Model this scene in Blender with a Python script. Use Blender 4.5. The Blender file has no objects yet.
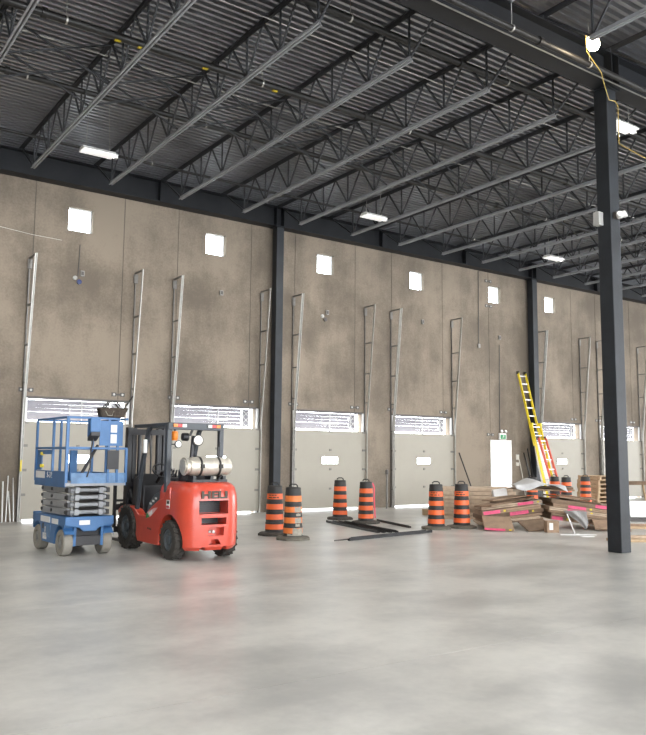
import bpy, bmesh, math, random
from mathutils import Vector, Matrix
random.seed(7)
R = math.radians
PI = math.pi
scn = bpy.context.scene
col = scn.collection

# ------------------------------------------------------------------ camera
CAM_H = 1.55
FPX = 787.0
PITCH, ROLL, YAW = R(6.456), R(0.5), R(35.236)
cam_d = bpy.data.cameras.new('camera')
cam = bpy.data.objects.new('camera', cam_d)
col.objects.link(cam)
cam_d.sensor_fit = 'HORIZONTAL'
cam_d.sensor_width = 36.0
cam_d.lens = FPX / 646.0 * 36.0
cam_d.clip_end = 400
fw = Vector((math.sin(YAW) * math.cos(PITCH), math.cos(YAW) * math.cos(PITCH), math.sin(PITCH)))
rt = Vector((math.cos(YAW), -math.sin(YAW), 0))
up = rt.cross(fw)
r2 = rt * math.cos(ROLL) + up * math.sin(ROLL)
u2 = -rt * math.sin(ROLL) + up * math.cos(ROLL)
cam.matrix_world = Matrix(((r2.x, u2.x, -fw.x, 0), (r2.y, u2.y, -fw.y, 0), (r2.z, u2.z, -fw.z, CAM_H), (0, 0, 0, 1)))
scn.camera = cam

# ------------------------------------------------------------------ sky, daylight fill lights, exposure
world = bpy.data.worlds.new('sky')
scn.world = world
world.use_nodes = True
bgn = world.node_tree.nodes['Background']
bgn.inputs['Color'].default_value = (0.93, 0.96, 1.0, 1)
bgn.inputs['Strength'].default_value = 12.0


def daylight(name, loc, rot, sx, sy, power, color):
    d = bpy.data.lights.new(name, 'AREA')
    d.shape = 'RECTANGLE'
    d.size, d.size_y, d.energy, d.color = sx, sy, power, color
    o = bpy.data.objects.new(name, d)
    o.location, o.rotation_euler = loc, rot
    col.objects.link(o)
    return o


# added area lights standing in for daylight from unseen side and rear openings
daylight('daylight_fill_rear', (12, -13.6, 4.2), (R(90), 0, 0), 44, 6.6, 600, (1.0, 0.98, 0.95))
daylight('daylight_fill_end', (47.4, 2, 4.0), (R(90), 0, R(90)), 22, 6.4, 1500, (1.0, 0.97, 0.91))
world.cycles.sampling_method = 'NONE'
scn.cycles.sample_clamp_indirect = 3.0
scn.cycles.blur_glossy = 0.8
vs = scn.view_settings
vs.view_transform = 'Standard'
vs.look = 'None'
vs.exposure = 0.0
vs.gamma = 1.0
vs.use_curve_mapping = False

LAMP_W = 148.0     # each lit high bay fixture

# ------------------------------------------------------------------ materials
M = {}


def mat(name, color, rough=0.6, metal=0.0, var=0.0, scale=6.0, bump=0.0, bscale=40.0, emit=0.0, spec=0.5, stretch=(1, 1, 1), coat=0.0, second=None):
    m = bpy.data.materials.new(name)
    m.use_nodes = True
    nt = m.node_tree
    b = nt.nodes['Principled BSDF']
    b.inputs['Base Color'].default_value = (*color, 1)
    b.inputs['Roughness'].default_value = rough
    b.inputs['Metallic'].default_value = metal
    b.inputs['Specular IOR Level'].default_value = spec
    b.inputs['Coat Weight'].default_value = coat
    if emit:
        b.inputs['Emission Color'].default_value = (*color, 1)
        b.inputs['Emission Strength'].default_value = emit
    if var or bump:
        tc = nt.nodes.new('ShaderNodeTexCoord')
        mp = nt.nodes.new('ShaderNodeMapping')
        mp.inputs['Scale'].default_value = stretch
        nt.links.new(tc.outputs['Object'], mp.inputs['Vector'])
        if var:
            n = nt.nodes.new('ShaderNodeTexNoise')
            n.inputs['Scale'].default_value = scale
            n.inputs['Detail'].default_value = 6
            n.inputs['Roughness'].default_value = 0.6
            nt.links.new(mp.outputs[0], n.inputs['Vector'])
            rp = nt.nodes.new('ShaderNodeValToRGB')
            rp.color_ramp.elements[0].position = 0.3
            rp.color_ramp.elements[1].position = 0.7
            lo = [max(0, c * (1 - var)) for c in (second or color)]
            hi = [min(1, c * (1 + var)) for c in color]
            rp.color_ramp.elements[0].color = (*lo, 1)
            rp.color_ramp.elements[1].color = (*hi, 1)
            nt.links.new(n.outputs['Fac'], rp.inputs['Fac'])
            nt.links.new(rp.outputs[0], b.inputs['Base Color'])
        if bump:
            n2 = nt.nodes.new('ShaderNodeTexNoise')
            n2.inputs['Scale'].default_value = bscale
            n2.inputs['Detail'].default_value = 4
            nt.links.new(mp.outputs[0], n2.inputs['Vector'])
            bp = nt.nodes.new('ShaderNodeBump')
            bp.inputs['Strength'].default_value = bump
            bp.inputs['Distance'].default_value = 0.02
            nt.links.new(n2.outputs['Fac'], bp.inputs['Height'])
            nt.links.new(bp.outputs[0], b.inputs['Normal'])
    M[name] = m
    return m


def concrete(name, light, dark, rough, streak, spec=0.4, fine=22.0, big=0.55, world_space=True, amount=0.5, rough_var=0.0, bump=0.06, detail=5):
    """cast concrete: broad clouds, vertical or isotropic streaks and a fine grain, in world coordinates"""
    m = bpy.data.materials.new(name)
    m.use_nodes = True
    nt = m.node_tree
    b = nt.nodes['Principled BSDF']
    b.inputs['Specular IOR Level'].default_value = spec
    b.inputs['Roughness'].default_value = rough
    geo = nt.nodes.new('ShaderNodeNewGeometry')

    def noise(scale, detail, stretch):
        mp = nt.nodes.new('ShaderNodeMapping')
        mp.inputs['Scale'].default_value = stretch
        nt.links.new(geo.outputs['Position'], mp.inputs['Vector'])
        n = nt.nodes.new('ShaderNodeTexNoise')
        n.inputs['Scale'].default_value = scale
        n.inputs['Detail'].default_value = detail
        n.inputs['Roughness'].default_value = 0.62
        nt.links.new(mp.outputs[0], n.inputs['Vector'])
        return n.outputs['Fac']

    def math_n(op, a, b_):
        n = nt.nodes.new('ShaderNodeMath')
        n.operation = op
        for i, v in enumerate((a, b_)):
            if isinstance(v, (int, float)):
                n.inputs[i].default_value = v
            else:
                nt.links.new(v, n.inputs[i])
        return n.outputs[0]
    a1 = noise(big, detail, (1, 1, 1))
    a2 = noise(1.0, detail, streak)
    a3 = noise(fine, 3, (1, 1, 1))
    s = math_n('ADD', math_n('MULTIPLY', a1, 0.5), math_n('MULTIPLY', a2, 0.35))
    s = math_n('ADD', s, math_n('MULTIPLY', a3, 0.15))
    rp = nt.nodes.new('ShaderNodeValToRGB')
    rp.color_ramp.interpolation = 'EASE'
    rp.color_ramp.elements[0].position = 0.5 - amount * 0.3
    rp.color_ramp.elements[1].position = 0.5 + amount * 0.3
    rp.color_ramp.elements[0].color = (*dark, 1)
    rp.color_ramp.elements[1].color = (*light, 1)
    nt.links.new(s, rp.inputs['Fac'])
    nt.links.new(rp.outputs[0], b.inputs['Base Color'])
    if rough_var:
        rr = math_n('ADD', math_n('MULTIPLY', a1, rough_var), rough - rough_var * 0.5)
        nt.links.new(rr, b.inputs['Roughness'])
    bp = nt.nodes.new('ShaderNodeBump')
    bp.inputs['Strength'].default_value = bump
    bp.inputs['Distance'].default_value = 0.01
    nt.links.new(a3, bp.inputs['Height'])
    if bump:
        nt.links.new(bp.outputs[0], b.inputs['Normal'])
    M[name] = m
    return m


def glass(name, tint=(0.93, 0.96, 0.97)):
    m = bpy.data.materials.new(name)
    m.use_nodes = True
    nt = m.node_tree
    nt.nodes.clear()
    out = nt.nodes.new('ShaderNodeOutputMaterial')
    t = nt.nodes.new('ShaderNodeBsdfTransparent')
    t.inputs['Color'].default_value = (*tint, 1)
    g = nt.nodes.new('ShaderNodeBsdfGlossy')
    g.inputs['Roughness'].default_value = 0.02
    mx = nt.nodes.new('ShaderNodeMixShader')
    mx.inputs[0].default_value = 0.05
    nt.links.new(t.outputs[0], mx.inputs[1])
    nt.links.new(g.outputs[0], mx.inputs[2])
    nt.links.new(mx.outputs[0], out.inputs[0])
    M[name] = m
    return m


concrete('wall_concrete', (0.285, 0.236, 0.182), (0.150, 0.124, 0.096), 0.85, (0.8, 0.8, 0.14), amount=0.36)
concrete('floor_concrete', (0.575, 0.56, 0.515), (0.335, 0.33, 0.31), 0.31, (0.5, 1.1, 1), spec=0.5, fine=9, big=0.75, amount=0.55, rough_var=0.14, bump=0.0, detail=2.6)
concrete('outside_concrete', (0.55, 0.54, 0.52), (0.45, 0.44, 0.42), 0.9, (0.5, 0.5, 1))
mat('sealant', (0.12, 0.105, 0.09), 0.8)
mat('joint_filler', (0.20, 0.195, 0.19), 0.9)
mat('black_steel', (0.015, 0.0165, 0.0195), 0.50, var=0.25, scale=3, spec=0.3)
mat('blue_black_steel', (0.017, 0.0205, 0.025), 0.5, var=0.3, scale=2.5, bump=0.1, spec=0.4)
mat('joist_paint', (0.036, 0.038, 0.042), 0.5, var=0.2, scale=4, spec=0.4)
mat('chord_floor_lit', (0.33, 0.34, 0.36), 0.45, var=0.15, scale=3, spec=0.5)  # joist paint lightened for the floor bounce on the bottom chords
mat('deck_steel', (0.40, 0.41, 0.435), 0.36, metal=0.9, var=0.12, scale=2.0, stretch=(0.15, 1, 1))
mat('galvanized', (0.50, 0.49, 0.46), 0.42, metal=0.6, var=0.12, scale=9)
mat('dull_galvanized', (0.20, 0.19, 0.175), 0.5, metal=0.4, var=0.2, scale=9)
mat('door_panel', (0.36, 0.335, 0.28), 0.55, var=0.03, scale=2)
mat('door_hinge', (0.22, 0.21, 0.19), 0.5, metal=0.5)
mat('rail_white', (0.80, 0.80, 0.80), 0.45, var=0.04)
mat('dark_pipe', (0.022, 0.021, 0.020), 0.42, metal=0.3, var=0.3, scale=6)
mat('shelter_grey', (0.36, 0.35, 0.385), 0.8, var=0.12, scale=8)
mat('white_paint', (0.82, 0.82, 0.80), 0.4)
mat('lamp_diffuser', (1.0, 0.99, 0.96), 0.4, emit=0.55)
mat('work_bulb', (1.0, 0.86, 0.62), 0.4, emit=40)
mat('cord_yellow', (0.55, 0.40, 0.10), 0.5)
mat('cord_white', (0.75, 0.72, 0.65), 0.5)
mat('grey_box', (0.30, 0.29, 0.27), 0.5, metal=0.3)
mat('pale_grey', (0.42, 0.42, 0.40), 0.5)
mat('dark_box', (0.10, 0.09, 0.085), 0.5)
mat('navy', (0.015, 0.03, 0.12), 0.4)
mat('exit_green', (0.02, 0.22, 0.08), 0.4, emit=0.35)
mat('tag_yellow', (0.70, 0.55, 0.03), 0.5)
mat('tag_red', (0.35, 0.10, 0.07), 0.5)
glass('clear_glass')


# ------------------------------------------------------------------ mesh helpers
class MB:
    def __init__(self):
        self.v, self.f, self.mi = [], [], []
        self.cur = 0

    def poly(self, pts):
        i = len(self.v)
        self.v += [tuple(p) for p in pts]
        self.f.append(list(range(i, i + len(pts))))
        self.mi.append(self.cur)
        return self

    def add(self, verts, faces, mtx=None):
        i = len(self.v)
        if mtx is not None:
            verts = [tuple(mtx @ Vector(p)) for p in verts]
        self.v += [tuple(p) for p in verts]
        for f in faces:
            self.f.append([i + k for k in f])
            self.mi.append(self.cur)
        return self

    def box(self, x0, x1, y0, y1, z0, z1, mtx=None):
        vs_ = [(x, y, z) for z in (z0, z1) for y in (y0, y1) for x in (x0, x1)]
        fs = [(0, 2, 3, 1), (4, 5, 7, 6), (0, 1, 5, 4), (2, 6, 7, 3), (0, 4, 6, 2), (1, 3, 7, 5)]
        return self.add(vs_, fs, mtx)

    def cbox(self, c, s, mtx=None):
        return self.box(c[0] - s[0] / 2, c[0] + s[0] / 2, c[1] - s[1] / 2, c[1] + s[1] / 2, c[2] - s[2] / 2, c[2] + s[2] / 2, mtx)

    def bar(self, p, q, w, h_, upv=(0, 0, 1)):
        p, q = Vector(p), Vector(q)
        d = (q - p)
        L = d.length
        d.normalize()
        u = Vector(upv)
        s = d.cross(u)
        if s.length < 1e-4:
            s = d.cross(Vector((1, 0, 0)))
        s.normalize()
        u = s.cross(d)
        m = Matrix(((s.x, d.x, u.x, p.x), (s.y, d.y, u.y, p.y), (s.z, d.z, u.z, p.z), (0, 0, 0, 1)))
        return self.box(-w / 2, w / 2, 0, L, -h_ / 2, h_ / 2, m)

    def tube(self, pts, r, n=8, closed=False, cap=True):
        pts = [Vector(p) for p in pts]
        rings = []
        N = len(pts)
        for i, p in enumerate(pts):
            a = pts[(i - 1) % N] if (closed or i > 0) else p
            c = pts[(i + 1) % N] if (closed or i < N - 1) else p
            d = (c - a).normalized()
            ref = Vector((0, 0, 1)) if abs(d.z) < 0.9 else Vector((1, 0, 0))
            s = d.cross(ref).normalized()
            u = s.cross(d)
            rr = r[i] if isinstance(r, (list, tuple)) else r
            rings.append([p + s * rr * math.cos(2 * PI * k / n) + u * rr * math.sin(2 * PI * k / n) for k in range(n)])
        vs_ = [v for g in rings for v in g]
        fs = []
        for i in range(N if closed else N - 1):
            j = (i + 1) % N
            for k in range(n):
                fs.append((i * n + k, i * n + (k + 1) % n, j * n + (k + 1) % n, j * n + k))
        if cap and not closed:
            fs.append(tuple(range(n))[::-1])
            fs.append(tuple((N - 1) * n + k for k in range(n)))
        return self.add(vs_, fs)

    def lathe(self, prof, n=24, mtx=None, phase=0.0):
        """prof: list of (r, z); rings about z; ends are capped"""
        vs_, fs = [], []
        for (r_, z) in prof:
            for k in range(n):
                a = 2 * PI * k / n + phase
                vs_.append((r_ * math.cos(a), r_ * math.sin(a), z))
        for i in range(len(prof) - 1):
            for k in range(n):
                fs.append((i * n + k, i * n + (k + 1) % n, (i + 1) * n + (k + 1) % n, (i + 1) * n + k))
        if prof[0][0] > 1e-6:
            fs.append(tuple(range(n))[::-1])
        if prof[-1][0] > 1e-6:
            fs.append(tuple((len(prof) - 1) * n + k for k in range(n)))
        return self.add(vs_, fs, mtx)

    def prism(self, poly, a0, a1, axis='x', mtx=None):
        """extrude a 2-D polygon: axis x -> poly is (y,z); y -> (x,z); z -> (x,y)"""
        def P(u, v, a):
            return {'x': (a, u, v), 'y': (u, a, v), 'z': (u, v, a)}[axis]
        n = len(poly)
        vs_ = [P(u, v, a0) for u, v in poly] + [P(u, v, a1) for u, v in poly]
        fs = [tuple(range(n)), tuple(range(2 * n - 1, n - 1, -1))]
        for i in range(n):
            j = (i + 1) % n
            fs.append((i, i + n, j + n, j))
        return self.add(vs_, fs, mtx)

    def mesh(self, name, mats):
        me = bpy.data.meshes.new(name)
        me.from_pydata(self.v, [], self.f)
        for m in (mats if isinstance(mats, (list, tuple)) else [mats]):
            me.materials.append(M[m])
        if any(self.mi):
            for p, i in zip(me.polygons, self.mi):
                p.material_index = i
        bm = bmesh.new()
        bm.from_mesh(me)
        bmesh.ops.recalc_face_normals(bm, faces=bm.faces)
        bm.to_mesh(me)
        bm.free()
        return me

    def build(self, name, mats, parent=None, smooth=None, bevel=0.0, seg=2, loc=None, rot=None):
        me = self.mesh(name, mats)
        if smooth:
            for p in me.polygons:
                p.use_smooth = True
            me.set_sharp_from_angle(angle=R(smooth))
        return link(name, me, parent, bevel, seg, loc, rot)


def link(name, me, parent=None, bevel=0.0, seg=2, loc=None, rot=None):
    o = bpy.data.objects.new(name, me)
    col.objects.link(o)
    if parent is not None:
        o.parent = parent
    if loc is not None:
        o.location = loc
    if rot is not None:
        o.rotation_euler = rot
    if bevel:
        b = o.modifiers.new('bevel', 'BEVEL')
        b.width, b.segments, b.limit_method, b.angle_limit = bevel, seg, 'ANGLE', R(40)
        if hasattr(b, 'harden_normals'):
            b.harden_normals = False
    return o


def tag(o, label, cat, group=None, kind=None):
    if label:
        o['label'] = label
    if cat:
        o['category'] = cat
    if group:
        o['group'] = group
    if kind:
        o['kind'] = kind
    return o


def thing(name, label, cat, loc=(0, 0, 0), rz=0.0, group=None, kind=None):
    o = bpy.data.objects.new(name, None)
    o.empty_display_size = 0.1
    col.objects.link(o)
    o.location = loc
    o.rotation_euler = (0, 0, rz)
    return tag(o, label, cat, group, kind)


def copy_tree(o, parent=None):
    c = o.copy()
    col.objects.link(c)
    c.parent = parent
    for ch in list(o.children):
        copy_tree(ch, c)
    return c


def bool_cut(o, cutters):
    """subtract the cutter meshes from o and keep the result as o's own mesh"""
    tmp = []
    for mb in cutters:
        c = link('cutter', mb.mesh('cutter', 'black_steel'))
        c.matrix_world = Matrix()
        tmp.append(c)
        md = o.modifiers.new('cut', 'BOOLEAN')
        md.operation, md.object, md.solver = 'DIFFERENCE', c, 'EXACT'
    par = o.parent
    o.parent = None
    dg = bpy.context.evaluated_depsgraph_get()
    dg.update()
    me = bpy.data.meshes.new_from_object(o.evaluated_get(dg))
    o.modifiers.clear()
    o.data = me
    o.parent = par
    for c in tmp:
        m_ = c.data
        bpy.data.objects.remove(c)
        bpy.data.meshes.remove(m_)
    return o


def text_obj(body, name, m, size, parent, mtx, extrude=0.004, sx=1.0, weight=0.0):
    cu = bpy.data.curves.new('lettering', 'FONT')
    cu.body, cu.size, cu.extrude, cu.align_x, cu.align_y = body, size, extrude, 'CENTER', 'CENTER'
    cu.offset = weight
    t = bpy.data.objects.new('lettering', cu)
    col.objects.link(t)
    dg = bpy.context.evaluated_depsgraph_get()
    dg.update()
    me = bpy.data.meshes.new_from_object(t.evaluated_get(dg))
    bpy.data.objects.remove(t)
    me.transform(mtx @ Matrix.Diagonal((sx, 1, 1, 1)))
    me.materials.clear()
    me.materials.append(M[m])
    return link(name, me, parent)


def holed(x0, x1, z0, z1, holes, y0, y1, swap=False):
    """slab with rectangular holes, real reveals. Holes are (xa,xb,za,zb), clipped to the slab."""
    hs = []
    for (a, b, c, d) in holes:
        a, b, c, d = max(a, x0), min(b, x1), max(c, z0), min(d, z1)
        if b - a > 1e-4 and d - c > 1e-4:
            hs.append((a, b, c, d))
    xs = sorted(set([x0, x1] + [v for h_ in hs for v in h_[:2]]))
    zs = sorted(set([z0, z1] + [v for h_ in hs for v in h_[2:]]))

    def solid(i, j):
        if not (0 <= i < len(xs) - 1 and 0 <= j < len(zs) - 1):
            return False
        cx, cz = (xs[i] + xs[i + 1]) / 2, (zs[j] + zs[j + 1]) / 2
        return not any(a < cx < b and c < cz < d for a, b, c, d in hs)
    mb = MB()
    for i in range(len(xs) - 1):
        for j in range(len(zs) - 1):
            if not solid(i, j):
                continue
            a, b, c, d = xs[i], xs[i + 1], zs[j], zs[j + 1]
            mb.poly([(a, y0, c), (b, y0, c), (b, y0, d), (a, y0, d)])
            mb.poly([(a, y1, c), (a, y1, d), (b, y1, d), (b, y1, c)])
            if not solid(i - 1, j):
                mb.poly([(a, y0, c), (a, y0, d), (a, y1, d), (a, y1, c)])
            if not solid(i + 1, j):
                mb.poly([(b, y0, c), (b, y1, c), (b, y1, d), (b, y0, d)])
            if not solid(i, j - 1):
                mb.poly([(a, y0, c), (a, y1, c), (b, y1, c), (b, y0, c)])
            if not solid(i, j + 1):
                mb.poly([(a, y0, d), (b, y0, d), (b, y1, d), (a, y1, d)])
    if swap:   # lay the slab in the y-z plane instead of x-z
        mb.v = [(y, x, z) for x, y, z in mb.v]
    return mb


ORD = ['first', 'second', 'third', 'fourth', 'fifth', 'sixth', 'seventh', 'eighth', 'ninth', 'tenth', 'eleventh', 'twelfth',
       'thirteenth', 'fourteenth', 'fifteenth', 'sixteenth', 'seventeenth', 'eighteenth']

# ------------------------------------------------------------------ building dimensions
WY = 19.08                      # inner face of the dock wall
WT = 0.25
HX0, HX1, HY0 = -12.0, 48.0, -14.0
DECK = 8.80                     # underside of the roof deck
ZJ = 7.99                       # centre of the joist bottom chords
COLX, COLY, BAY = 11.84, 8.10, 10.97
DOORS = [(4.95, 7.45), (8.68, 11.22), (12.45, 14.98), (16.18, 18.72), (23.22, 25.62), (26.86, 29.45)]
DTOP, PTOP = 2.87, 2.31
WINX = [6.056, 9.815, 13.537, 17.244, 20.96, 24.01]
WZ0, WZ1 = 7.05, 7.657
MAN = (20.62, 21.70, 0.0, 2.18)

# ------------------------------------------------------------------ floor
floor = MB().box(HX0, HX1, HY0, WY + WT, -0.30, -0.012).build('floor', 'joint_filler')
tag(floor, 'smooth grey polished concrete warehouse floor with faint saw cut joints', None, kind='structure')
ys = [HY0] + [4.72 + 3.6 * k for k in range(-5, 4)] + [WY + WT]
xs = [HX0] + [COLX + 10.97 * k for k in (-2, -1, 0, 1, 2, 3)] + [HX1]
g = 0.0025
for j in range(len(ys) - 1):
    for i in range(len(xs) - 1):
        MB().box(xs[i] + g, xs[i + 1] - g, ys[j] + g, ys[j + 1] - g, -0.012, 0.0).build('slab', 'floor_concrete', floor)
yard = MB().box(-40, 80, WY + WT, 60, -1.35, -1.2).build('ground', 'outside_concrete')
tag(yard, 'concrete yard outside below the dock doors', None, kind='structure')

# ------------------------------------------------------------------ dock wall of precast panels
HOLES = [(a, b, -1, DTOP) for a, b in DOORS] + [(c - 0.305, c + 0.305, WZ0, WZ1) for c in WINX] + [(MAN[0], MAN[1], -1, MAN[3])]
SEAMS = [-11.98, -9.94, -7.7, -6.22, -3.98, -2.5, -0.26, 1.22, 3.46, 4.94, 7.18, 8.69, 10.94, 12.43, 14.67, 16.15, 18.39, 20.635, 23.02,
         25.24, 26.76, 29.04, 30.5, 32.75, 34.2, 36.4, 37.9, 40.1, 41.6, 43.8, 45.3, 47.98]
wall = thing('wall_back', 'tall grey brown precast concrete wall with dock doors', None, kind='structure')
for a, b in zip(SEAMS[:-1], SEAMS[1:]):
    holed(a + 0.010, b - 0.010, 0.0, 8.78, HOLES, WY, WY + WT).build('concrete_panel', 'wall_concrete', wall)
for s in SEAMS[1:-1]:
    z0 = 0.0
    for (a, b, c, d) in HOLES:
        if a - 0.01 < s < b + 0.01 and c < 0:
            z0 = d
    MB().box(s - 0.0098, s + 0.0098, WY + 0.012, WY + 0.05, z0, 8.78).build('joint_sealant', 'sealant', wall)


def anchor_plate(x, z):
    p = MB()
    p.box(x - 0.17, x - 0.05, WY - 0.012, WY, z - 0.05, z + 0.05)
    p.box(x + 0.05, x + 0.17, WY - 0.012, WY, z - 0.05, z + 0.05)
    p.box(x - 0.05, x + 0.05, WY - 0.010, WY, z - 0.025, z + 0.025)
    o = p.build('anchor_plate', 'dark_box', wall)
    for dx in (-0.11, 0.11):
        MB().lathe([(0.028, 0), (0.028, 0.014), (0.0, 0.018)], 10, Matrix.Translation((x + dx, WY - 0.012, z)) @ Matrix.Rotation(R(90), 4, 'X')).build('bolt', 'galvanized', o)


for s in (4.94, 7.18, 8.69, 10.94, 12.43, 14.67, 16.15, 18.39, 25.24, 26.76, 29.04):
    anchor_plate(s, 3.05)
anchor_plate(20.635, 7.80)
anchor_plate(20.635, 6.90)
anchor_plate(20.635, 2.36)

# other three sides of the hall, unseen; bays and open end assumed for daylight
rear = [(-10 + 5.5 * k, -10 + 5.5 * k + 5.2, 0.9, 7.5) for k in range(8)]
w = holed(HX0, HX1, 0, 8.78, rear, HY0 - 0.25, HY0).build('wall_front', 'wall_concrete')
tag(w, 'concrete loading side wall behind the viewer with open bays', None, kind='structure')
w = holed(HY0, WY + WT, 0, 8.78, [], HX0 - 0.25, HX0, swap=True).build('wall_left', 'wall_concrete')
tag(w, 'plain concrete end wall beyond the first dock door', None, kind='structure')
w = holed(HY0, WY + WT, 0, 8.78, [(-8.8, 12.8, 0.8, 7.2)], HX1, HX1 + 0.25, swap=True).build('wall_right', 'wall_concrete')
tag(w, 'concrete end wall of the hall with a large opening', None, kind='structure')

# ------------------------------------------------------------------ corrugated roof deck
mb = MB()
pitch = 0.155
y = HY0
prof = []
while y < WY + WT:
    prof += [(y, DECK), (y + 0.058, DECK), (y + 0.064, DECK + 0.085), (y + 0.149, DECK + 0.085)]
    y += pitch
n = len(prof)
vsx = [(HX0, a, b) for a, b in prof] + [(HX1, a, b) for a, b in prof]
mb.add(vsx, [(i, i + 1, n + i + 1, n + i) for i in range(n - 1)])
mb.box(HX0, HX1, HY0, WY + WT, DECK + 0.09, DECK + 0.2)
ceil = mb.build('ceiling', 'deck_steel')
tag(ceil, 'ribbed grey steel roof deck', None, kind='structure')

# ------------------------------------------------------------------ windows
for k, c in enumerate(WINX):
    wn = thing('window_%d' % (k + 1), '%s small square window from the left high in the wall' % ORD[k], None, (c, WY + 0.1, WZ0), kind='structure')
    f = MB()
    t = 0.03
    H = WZ1 - WZ0
    f.box(-0.305, 0.305, 0, 0.06, 0, t).box(-0.305, 0.305, 0, 0.06, H - t, H)
    f.box(-0.305, -0.305 + t, 0, 0.06, t, H - t).box(0.305 - t, 0.305, 0, 0.06, t, H - t)
    f.build('window_frame', 'rail_white', wn)
    MB().box(-0.275, 0.275, 0.028, 0.034, t, H - t).build('pane', 'clear_glass', wn)

# ------------------------------------------------------------------ dock doors
SECT = PTOP / 4


def dock_door(k, x0, x1, blue=False):
    d = thing('door_%d' % (k + 1), '%s dock door from the left, cream sections with a bright slot window' % ORD[k], None, (x0, WY, 0), kind='structure')
    W = x1 - x0
    gap = 0.05
    for s in range(4):
        z0, z1 = gap + s * (PTOP - gap) / 4, gap + (s + 1) * (PTOP - gap) / 4
        hl = []
        if s == 2:
            cz = 1.44
            hl = [(W / 2 - 0.30, W / 2 + 0.30, cz - 0.10, cz + 0.10)]
        sec = holed(-0.05, W + 0.05, z0, z1, hl, -0.075, -0.03).build('door_section', 'door_panel', d, bevel=0.004, seg=1)
        if s == 2:
            MB().box(W / 2 - 0.30, W / 2 + 0.30, -0.055, -0.050, cz - 0.10, cz + 0.10).build('slot_window', 'clear_glass', sec)
            fr = MB()
            fr.box(W / 2 - 0.33, W / 2 + 0.33, -0.085, -0.075, cz + 0.10, cz + 0.125).box(W / 2 - 0.33, W / 2 + 0.33, -0.085, -0.075, cz - 0.125, cz - 0.10)
            fr.box(W / 2 - 0.33, W / 2 - 0.30, -0.085, -0.075, cz - 0.10, cz + 0.10).box(W / 2 + 0.30, W / 2 + 0.33, -0.085, -0.075, cz - 0.10, cz + 0.10)
            fr.build('window_trim', 'door_panel', sec)
        if s < 3:
            for hx in (0.0, W / 2, W):
                MB().box(hx - (0.07 if hx != W / 2 else 0.035), hx + (0.07 if hx != W / 2 else 0.035), -0.095, -0.075, z1 - 0.03, z1 + 0.03).build('hinge', 'door_hinge', sec)
        else:
            for hx in (0.0, W / 2, W):
                MB().box(hx - 0.06, hx + 0.06, -0.095, -0.075, z1 - 0.05, z1 - 0.01).build('hinge', 'door_hinge', sec)
    # steel jamb frame around the opening
    MB().box(-0.02, W + 0.02, -0.02, 0.10, DTOP - 0.02, DTOP + 0.04).build('lintel_angle', 'dark_box', d)
    for sx, nm in ((0.0, 'a'), (W, 'b')):
        MB().box(sx - 0.035, sx + 0.035, -0.028, 0.0, 0, DTOP).build('jamb', 'rail_white', d)
    # tall vertical lift tracks that lean away from the wall
    for sx, out in ((-0.075, -1), (W + 0.075, 1)):
        tr = MB()
        ya, yb = -0.11, -0.50
        zt = 6.22
        zk = 2.5      # straight up to here, then leaning out into the room
        for (p0, p1) in (((ya, 0.0), (ya - 0.01, zk)), ((ya - 0.01, zk), (yb, zt))):
            tr.bar((sx, p0[0], p0[1]), (sx, p1[0], p1[1]), 0.035, 0.012)
            tr.bar((sx - 0.02 * out, p0[0] - 0.03, p0[1]), (sx - 0.02 * out, p1[0] - 0.03, p1[1]), 0.010, 0.07, (0, 1, 0))
            tr.bar((sx + 0.015, p0[0] + 0.03, p0[1]), (sx + 0.015, p1[0] + 0.03, p1[1]), 0.010, 0.05, (0, 1, 0))
        t_o = tr.build('track', 'galvanized', d)
        an = MB()
        an.box(sx - 0.022, sx + 0.022, -0.012, 0.0, 0, zt - 0.05)
        an.box(sx - 0.022, sx - 0.012, -0.06, -0.012, 0, zt - 0.05)
        an.build('wall_angle', 'dull_galvanized', d)
        for z in (0.55, 1.15, 1.75, 2.35, 3.2, 4.1, 5.05, zt - 0.02):
            yt = ya if z < zk else ya + (yb - ya) * (z - zk) / (zt - zk)
            MB().box(sx - 0.025, sx + 0.025, yt, -0.01, z - 0.015, z + 0.015).build('bracket', 'dull_galvanized', t_o)
        MB().box(sx - 0.05, sx + 0.05, -0.06, -0.012, zt - 0.28, zt - 0.06).build('end_stop', 'dull_galvanized', t_o)
    # dock shelter outside, seen through the gap above the door
    ys_ = 0.16
    for i in range(5):
        z = 2.36 + i * 0.094
        MB().bar((0.02, ys_ + 0.012 * (i % 2), z + 0.05), (W - 0.42, ys_ + 0.012 * (i % 2), z + 0.05 + 0.004 * i), 0.012, 0.096 - 0.003 * (i % 3)).build('shelter_slat', 'shelter_grey', d)
    fr = MB()
    fr.box(W * 0.55 - 0.012, W * 0.55 + 0.012, ys_ - 0.03, ys_ - 0.01, 2.2, DTOP - 0.02)
    fr.box(W * 0.43, W * 0.66, ys_ - 0.025, ys_ - 0.012, 2.50, 2.515).box(W * 0.43, W * 0.66, ys_ - 0.025, ys_ - 0.012, 2.70, 2.715)
    fr.box(W * 0.43, W * 0.43 + 0.015, ys_ - 0.025, ys_ - 0.012, 2.50, 2.70).box(W * 0.66, W * 0.66 + 0.015, ys_ - 0.025, ys_ - 0.012, 2.50, 2.70)
    fr.build('shelter_frame', 'rail_white', d)
    lt = MB()
    for i in range(3):
        z = 2.28 + i * 0.17
        lt.bar((W - 0.38, ys_ - 0.03, z), (W - 0.16, ys_ - 0.03, z + 0.2), 0.012, 0.018)
        lt.bar((W - 0.16, ys_ - 0.015, z), (W - 0.38, ys_ - 0.015, z + 0.2), 0.012, 0.018)
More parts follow.
